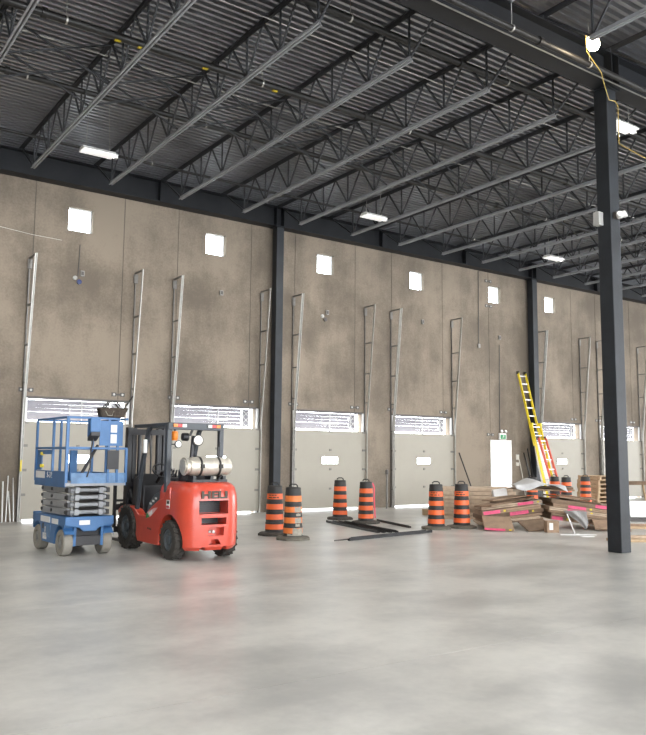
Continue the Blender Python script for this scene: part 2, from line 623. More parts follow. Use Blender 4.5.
    lt.box(W - 0.39, W - 0.375, ys_ - 0.05, ys_ - 0.02, 0.0, DTOP).box(W - 0.165, W - 0.15, ys_ - 0.05, ys_ - 0.02, 0.0, DTOP)
    lt.build('shelter_lattice', 'rail_white', d)
    MB().box(W - 0.40, W - 0.15, ys_ + 0.015, ys_ + 0.02, 2.36, 2.84).build('shelter_flap', 'shelter_grey', d)
    return d


for k, (a, b) in enumerate(DOORS):
    dock_door(k, a, b)

# open personnel door
d = thing('door_7', 'open personnel doorway flooded with daylight beside the green exit sign', None, (MAN[0], WY, 0), kind='structure')
W = MAN[1] - MAN[0]
f = MB()
f.box(-0.0, 0.05, -0.015, 0.2, 0, MAN[3]).box(W - 0.05, W, -0.015, 0.2, 0, MAN[3]).box(0.05, W - 0.05, -0.015, 0.2, MAN[3] - 0.05, MAN[3])
f.build('door_frame', 'white_paint', d)
MB().box(0.06, W - 0.06, 0.0, 0.045, 0.02, MAN[3] - 0.06).build('door_leaf', 'white_paint', d, loc=(W - 0.02, 0.2, 0), rot=(0, 0, R(80)))

# ------------------------------------------------------------------ steel columns and beams


def tube_column(x, y, w_, z1, label, mtl, bolts=True):
    c = thing('steel_column', label, 'column', (x, y, 0), kind='structure')
    MB().box(-w_ / 2, w_ / 2, -w_ / 2, w_ / 2, 0.0, z1).build('shaft', mtl, c, bevel=0.012)
    MB().box(-w_ / 2 - 0.05, w_ / 2 + 0.05, -w_ / 2 - 0.05, w_ / 2 + 0.05, z1, z1 + 0.02).build('cap_plate', mtl, c)
    return c


GB = 8.10      # underside of the girder over the near column row
WB = 8.12      # underside of the wall beam


def ibeam(x0, x1, yc, z0, z1, fw_, name, label, stiff, mtl):
    o = MB()
    o.box(x0, x1, yc - fw_ / 2, yc + fw_ / 2, z0, z0 + 0.022)
    o.box(x0, x1, yc - fw_ / 2, yc + fw_ / 2, z1 - 0.022, z1)
    o.box(x0, x1, yc - 0.008, yc + 0.008, z0 + 0.022, z1 - 0.022)
    b = o.build(name, mtl)
    tag(b, label, 'beam', kind='structure')
    for s in stiff:
        for sg in (-1, 1):
            MB().box(s - 0.008, s + 0.008, min(0.008 * sg, fw_ / 2 * sg) + yc, max(0.008 * sg, fw_ / 2 * sg) + yc, z0 + 0.022, z1 - 0.022).build('stiffener', mtl, b)
    return b


tube_column(11.70, 18.85, 0.24, WB - 0.02, 'dark steel column against the wall between the second and third dock doors', 'blue_black_steel')
tube_column(22.72, 18.85, 0.26, WB - 0.02, 'dark steel column against the wall behind the yellow ladder', 'blue_black_steel')
fgc = tube_column(COLX, COLY, 0.27, GB - 0.02, 'large dark steel column standing alone on the open floor', 'blue_black_steel')
for sx, sy in ((-1, -1), (1, -1), (-1, 1)):
    pass
JX = [4.51 + 1.81 * i for i in range(-2, 17)]
ibeam(HX0, HX1, 18.90, WB, 8.70, 0.34, 'wall_beam', 'long dark steel beam along the top of the concrete wall', [4.0, 8.0, 11.58, 11.82, 15.5, 19.2, 22.6, 22.84, 26.5, 30.2], 'black_steel')
ibeam(HX0, HX1, COLY - 0.08, GB, 8.70, 0.32, 'girder_beam', 'deep dark steel girder resting on the lone column', [COLX - 0.1, COLX + 0.1], 'black_steel')
ibeam(HX0, HX1, COLY - 0.08 - 10.9, GB, 8.70, 0.32, 'girder_beam', 'deep dark steel girder over the viewer, mostly out of frame', [], 'black_steel')

# ------------------------------------------------------------------ open web joists
JG = 'open web roof joists'


def make_joist(ya, yb, nodes_y0, nodes_y1, nb):
    """joist in local coordinates: x = 0 plane, seats at ya and yb"""
    j = thing('roof_joist', 'joist', 'joist', group=JG)
    zt = 8.755
    ch = MB()
    for s in (-1, 1):
        ch.box(min(0.012 * s, 0.046 * s), max(0.012 * s, 0.046 * s), ya, yb, zt + 0.035, zt + 0.042)
        ch.box(min(0.012 * s, 0.019 * s), max(0.012 * s, 0.019 * s), ya, yb, zt - 0.03, zt + 0.035)
    ch.build('top_chord', 'joist_paint', j)
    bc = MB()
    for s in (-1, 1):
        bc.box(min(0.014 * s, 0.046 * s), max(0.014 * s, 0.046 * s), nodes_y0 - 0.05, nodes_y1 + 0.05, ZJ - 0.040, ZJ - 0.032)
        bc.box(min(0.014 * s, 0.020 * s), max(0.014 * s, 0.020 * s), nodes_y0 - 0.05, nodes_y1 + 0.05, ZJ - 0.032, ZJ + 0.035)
    bc.build('bottom_chord', 'chord_floor_lit', j)
    st = (nodes_y1 - nodes_y0) / (nb - 1)
    v_me = MB().bar((0, 0, ZJ), (0, 0, zt), 0.026, 0.030, (0, 1, 0)).mesh('web', 'joist_paint')
    dl = MB().bar((0, 0, ZJ), (0, st / 2, zt), 0.024, 0.034).mesh('web', 'joist_paint')
    dr = MB().bar((0, 0, ZJ), (0, -st / 2, zt), 0.024, 0.034).mesh('web', 'joist_paint')
    for i in range(nb):
        yy = nodes_y0 + i * st
        link('web_vertical', v_me, j, loc=(0, yy, 0))
        if i < nb - 1:
            link('web_diagonal', dl, j, loc=(0, yy, 0))
        if i > 0:
            link('web_diagonal', dr, j, loc=(0, yy, 0))
    MB().bar((0, nodes_y0, ZJ), (0, ya + 0.12, zt), 0.028, 0.034).build('end_web', 'joist_paint', j)
    MB().bar((0, nodes_y1, ZJ), (0, yb - 0.12, zt), 0.028, 0.034).build('end_web', 'joist_paint', j)
    for yy in (ya + 0.08, yb - 0.08):
        MB().box(-0.06, 0.06, yy - 0.08, yy + 0.08, 8.70, zt - 0.0).build('seat', 'joist_paint', j)
    return j


proto = make_joist(8.0, 18.98, 9.15, 17.75, 9)
for i, x in enumerate(JX):
    j = proto if i == 0 else copy_tree(proto)
    j.location.x = x
    if i < 2:
        j['label'] = ['dark roof joist beyond the left edge of the picture', 'dark roof joist cut by the top left corner'][i]
    else:
        j['label'] = 'dark open web roof joist, %s free end from the left along the wall beam' % ORD[i - 2]
proto2 = make_joist(8.02 - 10.9, 8.02, 1.15 - 3.0, 8.02 - 1.05, 9)
near = [JX[i] for i in range(2, 12)]
for i, x in enumerate(near):
    j = proto2 if i == 0 else copy_tree(proto2)
    j.location.x = x
    j['label'] = 'dark open web roof joist on the near side of the girder, %s from the left' % ORD[i]
    j['group'] = 'roof joists on the near side of the girder'

# cross bridging between joists
k = 0
for yy in (12.95, 14.0):
    for i in range(len(JX) - 1):
        br = MB()
        br.bar((JX[i], yy - 0.0, ZJ + 0.03), (JX[i + 1], yy, 8.74), 0.028, 0.028)
        br.bar((JX[i], yy + 0.03, 8.74), (JX[i + 1], yy + 0.03, ZJ + 0.03), 0.028, 0.028)
        b = br.build('cross_bridging', 'joist_paint')
        tag(b, 'crossed brace %s the %s joist end from the left, %s' % ('left of' if i < 2 else 'right of', ORD[max(0, i - 2)], ('girder row' if yy < 13.5 else 'wall row') if i else ('girder row, unseen' if yy < 13.5 else 'wall row, unseen')), 'brace', 'cross braces between the joists')

# ------------------------------------------------------------------ sprinkler pipes and thin rods along the roof


def roof_pipe(yy, z, r_, label, hang, x0=HX0 + 0.2, x1=HX1 - 0.2, mtl='dark_pipe', top=DECK):
    p = thing('sprinkler_pipe', label, 'pipe', group='sprinkler pipes under the roof deck')
    MB().tube([(x0, yy, z), (x1, yy, z)], r_, 10).build('pipe_run', mtl, p, smooth=40)
    for hx in hang:
        MB().tube([(hx, yy, z + r_), (hx, yy, top)], 0.007, 6).build('hanger_rod', 'galvanized', p)
        MB().lathe([(r_ + 0.001, -0.014), (r_ + 0.008, -0.014), (r_ + 0.008, 0.014), (r_ + 0.001, 0.014)], 14, Matrix.Translation((hx, yy, z)) @ Matrix.Rotation(R(90), 4, 'Y')).build('hanger_ring', 'galvanized', p, smooth=40)
    for cx in (x0 + 6.4 * q + 2.1 for q in range(int((x1 - x0) / 6.4))):
        MB().lathe([(r_ + 0.001, -0.045), (r_ + 0.02, -0.04), (r_ + 0.02, 0.04), (r_ + 0.001, 0.045)], 14, Matrix.Translation((cx, yy, z)) @ Matrix.Rotation(R(90), 4, 'Y')).build('coupling', 'dark_pipe', p, smooth=40)
    return p


hg = [JX[i] + 0.75 for i in range(1, 18, 2)]
roof_pipe(14.35, 8.42, 0.055, 'dark sprinkler pipe crossing the middle of the roof bay', hg)
roof_pipe(12.05, 8.42, 0.065, 'thick dark sprinkler pipe with yellow tags', hg)
roof_pipe(17.15, 8.44, 0.032, 'thin dark pipe running close to the wall beam', hg)
roof_pipe(9.34, 8.42, 0.060, 'dark sprinkler pipe just behind the girder', hg)
roof_pipe(7.62, 8.06, 0.050, 'sprinkler pipe hung below the near side of the girder beside the work lamp', [8.85, 10.75, 13.4, 15.9], top=8.8)
for k, (x, yy) in enumerate(((4.3, 12.05), (4.7, 12.05), (5.9, 12.05), (7.35, 12.05), (8.6, 12.05))):
    t_ = MB().box(x - 0.05, x + 0.05, yy - 0.03, yy + 0.03, 8.345, 8.3552).build('pipe_tag', 'tag_yellow')
    tag(t_, 'small yellow tag on the thick sprinkler pipe, %s from the left' % ORD[k], 'tag', 'yellow tags on the pipe')
for yy, z, nm in ((10.55, 8.72, 'thin bright conduit crossing under the deck beside the girder'), (13.35, 8.73, 'thin conduit crossing under the deck in mid bay'), (7.835, 8.105, 'thin bright rod tracing the highlight along the lower edge of the girder')):  # last rod is added for the highlight on the girder's lower flange edge
    c = MB().tube([(HX0 + 0.3, yy, z), (HX1 - 0.3, yy, z)], 0.012, 6).build('conduit', 'galvanized')
    tag(c, nm, 'conduit')

# ------------------------------------------------------------------ high bay light fixtures


def high_bay(x, yy, z, label):
    t_ = thing('ceiling_light', label, 'light fixture', (x, yy, z), group='linear high bay lights')
    L, Wd = 0.62, 0.32
    h_ = MB().prism([(-0.09, 0.07), (0.09, 0.07), (Wd / 2, 0.0), (-Wd / 2, 0.0)], -L, L, 'x')
    h_.v = [(a * 0.55, b, c) for a, b, c in h_.v]
    h_.build('housing', 'white_paint', t_)
    MB().box(-L * 0.54, L * 0.54, -Wd / 2 + 0.012, Wd / 2 - 0.012, -0.012, -0.001).build('diffuser', 'lamp_diffuser', t_)
    for s in (-1, 1):
        MB().tube([(s * 0.24, 0, 0.07), (s * 0.24, 0, 0.3), (s * 0.20, 0, DECK - z)], 0.006, 6).build('hanger_wire', 'galvanized', t_)
    MB().box(0.345, 0.42, -0.04, 0.04, -0.03, 0.05).build('sensor', 'white_paint', t_)
    ld = bpy.data.lights.new('lamp_light', 'AREA')
    ld.shape, ld.size, ld.size_y, ld.energy, ld.color = 'RECTANGLE', 0.62, 0.28, LAMP_W, (1.0, 0.985, 0.955)
    lo = bpy.data.objects.new('lamp_light', ld)
    lo.parent = t_
    lo.location = (0, 0, -0.02)
    col.objects.link(lo)
    return t_


for fx, fy, fz, lb in (
        (5.17, 15.40, 7.70, 'white linear light fixture hung above the first small window'),
        (12.45, 15.41, 7.70, 'white linear light fixture hung above the third small window'),
        (19.54, 15.35, 7.70, 'white linear light fixture hung above the last small window'),
        (12.62, 8.30, 7.70, 'white linear light fixture beside the top of the lone column'),
        (26.9, 15.4, 7.70, 'white linear light fixture hidden behind the lone column'),
        (19.8, 8.9, 7.72, 'white linear light fixture out of the picture past the lone column'),
        (27.0, 8.9, 7.72, 'white linear light fixture out of the picture, far end of the girder row'),
        (3.6, 7.2, 7.72, 'white linear light fixture above the top edge of the picture'),
        (-2.0, 15.4, 7.70, 'white linear light fixture past the left edge of the picture'),
        (-2.0, 8.9, 7.72, 'white linear light fixture left of the viewer'),
        (-1.5, 2.2, 7.72, 'white linear light fixture over the viewer'),
        (5.2, 2.2, 7.72, 'white linear light fixture overhead in front of the viewer'),
        (12.6, 2.2, 7.72, 'white linear light fixture overhead to the side of the viewer'),
        (19.8, 2.2, 7.72, 'white linear light fixture overhead far to the side of the viewer'),
        (27.0, 2.2, 7.72, 'white linear light fixture in the far corner out of the picture')):
    high_bay(fx, fy, fz, lb)
#__OBJECTS__
# ------------------------------------------------------------------ object materials
mat('truck_red', (0.56, 0.062, 0.032), 0.32, var=0.08, scale=5, coat=0.3)
mat('truck_black', (0.016, 0.016, 0.018), 0.45, var=0.2, scale=8)
mat('guard_grey', (0.045, 0.052, 0.060), 0.42)
mat('rubber', (0.045, 0.040, 0.034), 0.85, var=0.4, scale=14, bump=0.3)
mat('dusty_rubber', (0.115, 0.105, 0.085), 0.9, var=0.3, scale=12, bump=0.3)
mat('hub_grey', (0.075, 0.09, 0.10), 0.5)
mat('tank_aluminium', (0.62, 0.58, 0.50), 0.38, metal=0.55, var=0.12, scale=10)
mat('strap_black', (0.025, 0.022, 0.020), 0.6)
mat('lens_red', (0.60, 0.02, 0.02), 0.3)
mat('lens_orange', (0.80, 0.22, 0.01), 0.3)
mat('lens_white', (0.75, 0.75, 0.72), 0.3)
mat('sticker_white', (0.78, 0.78, 0.76), 0.5)
mat('sticker_red', (0.55, 0.05, 0.06), 0.5)
mat('sticker_green', (0.03, 0.25, 0.08), 0.5)
mat('sticker_pink', (0.72, 0.42, 0.40), 0.5)
mat('lettering_dark', (0.05, 0.035, 0.02), 0.5)
mat('lift_blue', (0.045, 0.145, 0.33), 0.42, var=0.15, scale=4)
mat('lift_blue_worn', (0.12, 0.23, 0.40), 0.5, var=0.3, scale=6)
mat('lift_grey', (0.30, 0.31, 0.32), 0.5, var=0.1, scale=6)
mat('lift_dark', (0.04, 0.04, 0.042), 0.55)
mat('lift_tyre', (0.26, 0.245, 0.21), 0.85, var=0.12, scale=9)
mat('lift_hub', (0.22, 0.22, 0.21), 0.6)
mat('bag_canvas', (0.055, 0.042, 0.032), 0.9, var=0.35, scale=18, bump=0.4)
mat('barrel_orange', (0.78, 0.135, 0.030), 0.45, var=0.10, scale=5)
mat('barrel_orange_faded', (0.72, 0.19, 0.040), 0.5, var=0.12, scale=5)
mat('barrel_black', (0.028, 0.027, 0.025), 0.6, var=0.3, scale=9)
mat('barrel_scuff', (0.30, 0.28, 0.23), 0.8, var=0.2, scale=20)
mat('barrel_base', (0.060, 0.054, 0.045), 0.9, var=0.4, scale=9, bump=0.3)
mat('barrel_base_dusty', (0.13, 0.12, 0.095), 0.9, var=0.3, scale=9, bump=0.3)


def Tm(x=0, y=0, z=0):
    return Matrix.Translation((x, y, z))


def Rm(deg, ax):
    return Matrix.Rotation(R(deg), 4, ax)


# ------------------------------------------------------------------ forklift
fk = thing('forklift', 'red forklift truck with a silver gas tank across its back', 'forklift', (5.55, 12.0, 0), R(0.0))


def truck_wheel(x, y, r_, w_, lugs, side):
    """tyre about the x axis with tread blocks, rim and hub as sub-parts"""
    m = Tm(x, y, r_) @ Rm(90, 'Y')
    t_ = MB()
    t_.lathe([(0.0, -w_ * 0.2), (r_ * 0.55, -w_ * 0.2), (r_ * 0.57, -w_ / 2), (r_ * 0.90, -w_ / 2), (r_ * 0.955, -w_ * 0.40), (r_ * 0.955, w_ * 0.40), (r_ * 0.90, w_ / 2), (r_ * 0.57, w_ / 2), (r_ * 0.55, w_ * 0.2), (0.0, w_ * 0.2)], 32)
    for k in range(lugs):
        a = 2 * PI * k / lugs
        for s in (-1, 1):
            mm = Matrix.Rotation(a + (0.5 * 2 * PI / lugs if s > 0 else 0), 4, 'Z') @ Tm(r_ * 0.955, 0, s * w_ * 0.24) @ Rm(s * 28, 'X')
            t_.box(-0.02, r_ * 0.045 - 0.001, -PI * r_ / lugs * 0.62, PI * r_ / lugs * 0.62, -w_ * 0.24, w_ * 0.24, mm)
    t_.v = [tuple(m @ Vector(p)) for p in t_.v]
    ty = t_.build('tyre', 'rubber', fk, smooth=35)
    s = side
    h_ = MB()
    ms = Tm(x, y, r_) @ Rm(90 * s, 'Y')
    h_.lathe([(r_ * 0.56, w_ * 0.30), (r_ * 0.54, w_ * 0.42), (r_ * 0.44, w_ * 0.42), (r_ * 0.40, w_ * 0.28), (r_ * 0.22, w_ * 0.26), (r_ * 0.20, w_ * 0.44), (r_ * 0.12, w_ * 0.48), (0.0, w_ * 0.48)], 24, ms)
    h_.build('rim', 'hub_grey', ty, smooth=35)
    nb = MB()
    for k in range(6):
        a = 2 * PI * k / 6
        nb.lathe([(0.014, w_ * 0.27), (0.014, w_ * 0.34), (0.0, w_ * 0.34)], 6, ms @ Tm(r_ * 0.31 * math.cos(a), r_ * 0.31 * math.sin(a), 0))
    nb.build('lug_nuts', 'dull_galvanized', ty)


for s in (-1, 1):
    truck_wheel(0.43 * s, -0.88, 0.29, 0.18, 18, s)
    truck_wheel(0.42 * s, 0.80, 0.36, 0.22, 20, s)

# counterweight: rounded plan lofted upwards, arches and slots cut out
plan = [(0.50, -0.50)]
for k in range(13):
    a = PI / 2 * k / 12
    plan.append((0.50 * math.cos(a) ** (2 / 3.4), -0.95 - 0.46 * math.sin(a) ** (2 / 3.0)))
plan += [(-x, y) for x, y in plan[::-1][1:]]
lay = [(0.16, 0.05), (0.21, 0.012), (0.45, 0.0), (0.80, 0.0), (0.98, 0.012), (1.07, 0.035), (1.125, 0.075), (1.15, 0.13)]
cw = MB()
N = len(plan)
for z, ins in lay:
    cw.v += [(x * (1 - ins / 0.50), (y if y > -0.9 else y + ins * min(1, (-0.9 - y) / 0.3)), z) for x, y in plan]
for i in range(len(lay) - 1):
    for k in range(N):
        cw.f.append([i * N + k, i * N + (k + 1) % N, (i + 1) * N + (k + 1) % N, (i + 1) * N + k])
        cw.mi.append(0)
cw.f.append(list(range(N))[::-1])
cw.f.append([(len(lay) - 1) * N + k for k in range(N)])
cw.mi += [0, 0]
cwo = cw.build('counterweight', 'truck_red')
cut = []
for s in (-1, 1):
    c = MB()
    c.lathe([(0.37, 0.24), (0.37, 0.9)], 36, Tm(0, -0.88, 0.30) @ Rm(90 * s, 'Y'))
    cut.append(c)
cut.append(MB().box(-0.26, 0.22, -1.6, -1.12, 0.69, 0.885))
cut.append(MB().box(-0.22, 0.19, -1.6, -1.12, 0.535, 0.635))
cut.append(MB().box(-0.11, 0.15, -1.6, -1.28, 0.37, 0.495))
cut.append(MB().prism([(-0.10, 0.24), (0.11, 0.24), (0.06, 0.32), (-0.05, 0.32)], -1.6, -1.25, 'y'))
cut.append(MB().lathe([(0.045, -0.3), (0.045, 0.3)], 14, Tm(-0.18, -1.42, 0.17) @ Rm(90, 'X')))
cut.append(MB().lathe([(0.045, -0.3), (0.045, 0.3)], 14, Tm(0.18, -1.42, 0.17) @ Rm(90, 'X')))
bool_cut(cwo, cut)
cwo.parent = fk
for p in cwo.data.polygons:
    p.use_smooth = True
cwo.data.set_sharp_from_angle(angle=R(28))
gr = MB()
for k in range(6):
    gr.box(-0.255, 0.215, -1.14, -1.125, 0.70 + k * 0.03, 0.715 + k * 0.03)
gr.box(-0.255, 0.215, -1.128, -1.12, 0.695, 0.88)
gr.build('radiator_grille', 'truck_black', cwo)
MB().box(-0.215, 0.185, -1.135, -1.122, 0.537, 0.633).build('vent_back', 'truck_black', cwo)
MB().lathe([(0.022, -0.06), (0.022, 0.06), (0.0, 0.065)], 12, Tm(-0.02, -1.34, 0.43) @ Rm(90, 'X')).build('tow_pin', 'galvanized', cwo, smooth=40)
MB().lathe([(0.016, -0.06), (0.016, 0.06), (0.0, 0.065)], 12, Tm(-0.08, -1.34, 0.43) @ Rm(90, 'X')).build('tow_pin', 'galvanized', cwo, smooth=40)
text_obj('HELI', 'lettering', 'lettering_dark', 0.145, cwo, Tm(-0.02, -1.409, 0.965) @ Rm(90, 'X'), 0.006, 1.55, 0.006)
MB().box(-0.004, 0.0, -0.06, 0.06, -0.065, 0.065, Tm(-0.500, -0.83, 0.815)).build('warning_sticker', 'sticker_white', cwo)
MB().box(-0.006, -0.004, -0.05, 0.05, -0.055, -0.02, Tm(-0.500, -0.83, 0.815)).build('sticker_print', 'sticker_red', cwo)
MB().box(-0.006, -0.004, -0.045, 0.035, 0.005, 0.05, Tm(-0.500, -0.83, 0.815)).build('sticker_print', 'lettering_dark', cwo)
for dx, dz, sz in ((-0.40, 0.50, 0.05), (-0.37, 0.53, 0.03)):
    pass

# side cheeks with fender and arches
prof_ = [(-0.50, 0.17), (0.33, 0.17)]
for k in range(0, 15):
    a = R(196 - k * 12.2)
    prof_.append((0.80 + 0.41 * math.cos(a), 0.36 + 0.41 * math.sin(a) * 0.82))
prof_ += [(1.22, 0.60), (1.10, 0.68), (0.92, 0.715), (0.72, 0.71), (0.47, 0.67), (0.30, 0.585), (0.02, 0.585), (-0.03, 0.65), (-0.22, 0.75), (-0.50, 0.87), (-0.66, 0.90), (-0.74, 1.02), (-0.88, 1.07), (-0.90, 0.69)]
for k in range(0, 8):
    a = R(88 - k * 12.5)
    prof_.append((-0.88 + 0.375 * math.cos(a), 0.30 + 0.375 * math.sin(a)))
for s in (-1, 1):
    x0, x1 = (0.36 * s, 0.502 * s)
    ck = MB().prism(prof_, min(x0, x1), max(x0, x1), 'x').build('side_panel', 'truck_red', fk, bevel=0.014)
    if s < 0:
        MB().prism([(0.05, 0.60), (-0.02, 0.655), (-0.20, 0.75), (-0.42, 0.845), (-0.50, 0.96), (-0.40, 0.99), (-0.22, 0.94), (-0.02, 0.80), (0.05, 0.70)], -0.46, -0.40, 'x').build('side_cover', 'hub_grey', ck, bevel=0.01)
        MB().prism([(0.0, 0.55), (-0.16, 0.585), (-0.05, 0.65)], -0.5045, -0.5020, 'x').build('sticker', 'sticker_green', ck)
        MB().prism([(-0.05, 0.65), (-0.16, 0.587), (-0.20, 0.595), (-0.46, 0.745), (-0.30, 0.725)], -0.5045, -0.5020, 'x').build('sticker', 'sticker_pink', ck)
        MB().prism([(-0.12, 0.635), (-0.19, 0.60), (-0.26, 0.64), (-0.25, 0.70)], -0.506, -0.5045, 'x').build('sticker', 'sticker_white', ck)
        for k in range(3):
            MB().box(-0.504, -0.502, -0.12 - 0.055 * k, -0.085 - 0.055 * k, 0.39 - 0.005 * k, 0.42 - 0.005 * k).build('worn_print', 'lettering_dark', ck)
        for k in range(3):
            MB().box(-0.466, -0.460, -0.12 - k * 0.10, -0.05 - k * 0.10, 0.77 + k * 0.045, 0.80 + k * 0.045).build('sticker', 'sticker_white', ck)
# frame, floor, engine cover
MB().box(-0.36, 0.36, -0.85, 1.0, 0.22, 0.56).build('chassis', 'truck_black', fk)
MB().box(-0.40, 0.40, -0.04, 0.62, 0.56, 0.59).build('floor_plate', 'truck_black', fk)
MB().prism([(-0.95, 0.56), (-0.06, 0.56), (-0.06, 0.80), (-0.16, 1.02), (-0.40, 1.12), (-0.95, 1.12)], -0.36, 0.36, 'x').build('engine_cover', 'truck_black', fk, bevel=0.03)
MB().box(-0.30, 0.30, -0.62, -0.15, 1.10, 1.20).build('seat_cushion', 'truck_black', fk, bevel=0.04, seg=3)
MB().prism([(-0.72, 1.14), (-0.58, 1.14), (-0.65, 1.50), (-0.75, 1.48)], -0.25, 0.25, 'x').build('seat_back', 'truck_black', fk, bevel=0.04, seg=3)
MB().prism([(0.52, 0.56), (1.02, 0.56), (0.98, 1.14), (0.70, 1.24), (0.52, 1.05)], -0.34, 0.34, 'x').build('dashboard', 'truck_black', fk, bevel=0.02)
st = MB()
st.tube([(-0.08, 0.62, 1.05), (-0.08, 0.36, 1.28)], 0.03, 10)
sw = [(-0.08 + 0.17 * math.cos(a), 0.35 + 0.13 * math.sin(a), 1.29 + 0.11 * math.sin(a)) for a in [2 * PI * k / 20 for k in range(20)]]
st.tube(sw, 0.014, 8, closed=True)
st.bar((-0.24, 0.35, 1.29), (0.08, 0.35, 1.29), 0.02, 0.02)
st.build('steering_wheel', 'truck_black', fk, smooth=40)
for k in range(3):
    MB().tube([(0.20 + k * 0.05, 0.60, 1.08), (0.20 + k * 0.05, 0.52, 1.30)], [0.008, 0.016], 8).build('lever', 'truck_black', fk)
# overhead guard
gd = MB()
for s in (-1, 1):
    gd.bar((0.45 * s, -0.66, 0.98), (0.45 * s, -0.66, 2.035), 0.075, 0.09, (0, 1, 0))
    gd.bar((0.45 * s, -0.70, 2.03), (0.45 * s, 0.66, 2.03), 0.07, 0.05)
    pts = [(0.45 * s, 0.02, 2.02), (0.45 * s, 0.10, 1.96), (0.45 * s, 0.16, 1.84), (0.45 * s, 0.24, 1.62), (0.45 * s, 0.40, 1.16), (0.45 * s, 0.50, 0.66)]
    for a, b in zip(pts[:-1], pts[1:]):
        gd.bar(a, b, 0.06, 0.075)
gd.box(-0.48, 0.48, -0.72, -0.64, 1.945, 2.055)
gd.box(-0.48, 0.48, 0.60, 0.66, 2.00, 2.055)
guard = gd.build('overhead_guard', 'guard_grey', fk, bevel=0.008)
for k in range(7):
    MB().bar((-0.44, -0.50 + k * 0.16, 2.035), (0.44, -0.50 + k * 0.16, 2.035), 0.03, 0.03).build('guard_bar', 'guard_grey', guard)
for s in (-1, 1):
    for k, mm in enumerate(('lens_orange', 'lens_red', 'lens_white')):
        cx = s * (0.37 - 0.075 * k)
        MB().box(cx - 0.036, cx + 0.036, -0.745, -0.72, 1.985, 2.035).build('tail_light', mm, guard, bevel=0.004)
bl = MB().lathe([(0.045, 0.0), (0.045, 0.02), (0.05, 0.03), (0.055, 0.10), (0.045, 0.14), (0.0, 0.15)], 16, Tm(-0.33, -0.62, 1.78)).build('beacon', 'lens_orange', fk, smooth=40)
MB().tube([(-0.33, -0.62, 1.95), (-0.33, -0.62, 1.93)], 0.02, 8).build('beacon_mount', 'truck_black', bl)
mr = MB().lathe([(0.055, 0.0), (0.06, 0.006), (0.06, 0.022), (0.0, 0.03)], 18, Tm(-0.31, -0.70, 1.72) @ Rm(90, 'X') @ Rm(0, 'Y')).build('mirror_housing', 'truck_black', fk, smooth=40)
MB().lathe([(0.048, 0.0), (0.0, 0.002)], 18, Tm(-0.31, -0.731, 1.72) @ Rm(90, 'X')).build('mirror_face', 'lens_white', mr)
MB().tube([(-0.31, -0.68, 1.72), (-0.41, -0.67, 1.72), (-0.42, -0.66, 1.80)], 0.012, 8).build('mirror_arm', 'truck_black', mr)
wl = MB().lathe([(0.02, -0.05), (0.05, -0.04), (0.085, 0.01), (0.09, 0.03), (0.0, 0.035)], 18, Tm(0.10, -0.55, 1.79) @ Rm(55, 'Y') @ Rm(90, 'X')).build('work_light', 'truck_black', fk, smooth=40)
MB().lathe([(0.075, 0.036), (0.0, 0.045)], 18, Tm(0.10, -0.55, 1.79) @ Rm(55, 'Y') @ Rm(90, 'X')).build('work_light_lens', 'tank_aluminium', wl)
MB().lathe([(0.02, -0.10), (0.06, -0.09), (0.065, 0.0), (0.0, 0.0)], 14, Tm(-0.06, -0.52, 1.84) @ Rm(90, 'Y')).build('horn', 'truck_black', fk, smooth=40)
MB().bar((-0.01, -0.52, 1.16), (0.04, -0.52, 1.86), 0.045, 0.045, (0, 1, 0)).build('support_post', 'truck_black', fk)
MB().bar((-0.01, -0.50, 1.86), (0.06, -0.50, 2.03), 0.03, 0.03, (0, 1, 0)).build('support_post', 'truck_black', fk)
MB().box(-0.53, -0.47, 0.10, 0.16, 1.58, 1.80).build('front_work_light', 'lens_white', fk, bevel=0.01)
MB().tube([(0.41, -0.72, 1.46), (0.36, -0.76, 1.50), (0.36, -0.76, 1.68), (0.41, -0.72, 1.73)], 0.014, 8).build('grab_handle', 'truck_black', fk, smooth=40)
# gas tank on its bracket
m = Tm(-0.40, -1.08, 1.385) @ Rm(90, 'Y')
tk = MB().lathe([(0.0, 0.075), (0.07, 0.075), (0.12, 0.10), (0.143, 0.15), (0.143, 0.62), (0.135, 0.66), (0.128, 0.665), (0.128, 0.755), (0.118, 0.78), (0.10, 0.785), (0.10, 0.70), (0.0, 0.69)], 28, m).build('gas_tank', 'tank_aluminium', fk, smooth=35)
MB().lathe([(0.098, 0.0), (0.108, 0.0), (0.108, 0.10), (0.098, 0.10)], 24, m).build('tank_collar', 'tank_aluminium', tk, smooth=35)
MB().lathe([(0.130, 0.02), (0.135, 0.02), (0.135, 0.035), (0.130, 0.035)], 24, m).build('tank_collar', 'tank_aluminium', tk, smooth=35)
for z in (0.24, 0.55):
    MB().lathe([(0.1435, z), (0.149, z), (0.149, z + 0.035), (0.1435, z + 0.035)], 28, m).build('tank_strap', 'strap_black', tk, smooth=35)
    MB().box(-0.40 + z - 0.01, -0.40 + z + 0.045, -1.265, -1.225, 1.36, 1.42).build('strap_buckle', 'strap_black', tk)
br = MB()
br.box(-0.28, 0.30, -1.20, -0.96, 1.15, 1.19)
for x in (-0.24, 0.05, 0.26):
    br.box(x - 0.025, x + 0.025, -1.18, -0.98, 1.19, 1.245)
br.tube([(0.12, -1.22, 1.17), (0.18, -1.24, 1.26)], 0.012, 8)
br.build('tank_bracket', 'truck_black', fk)
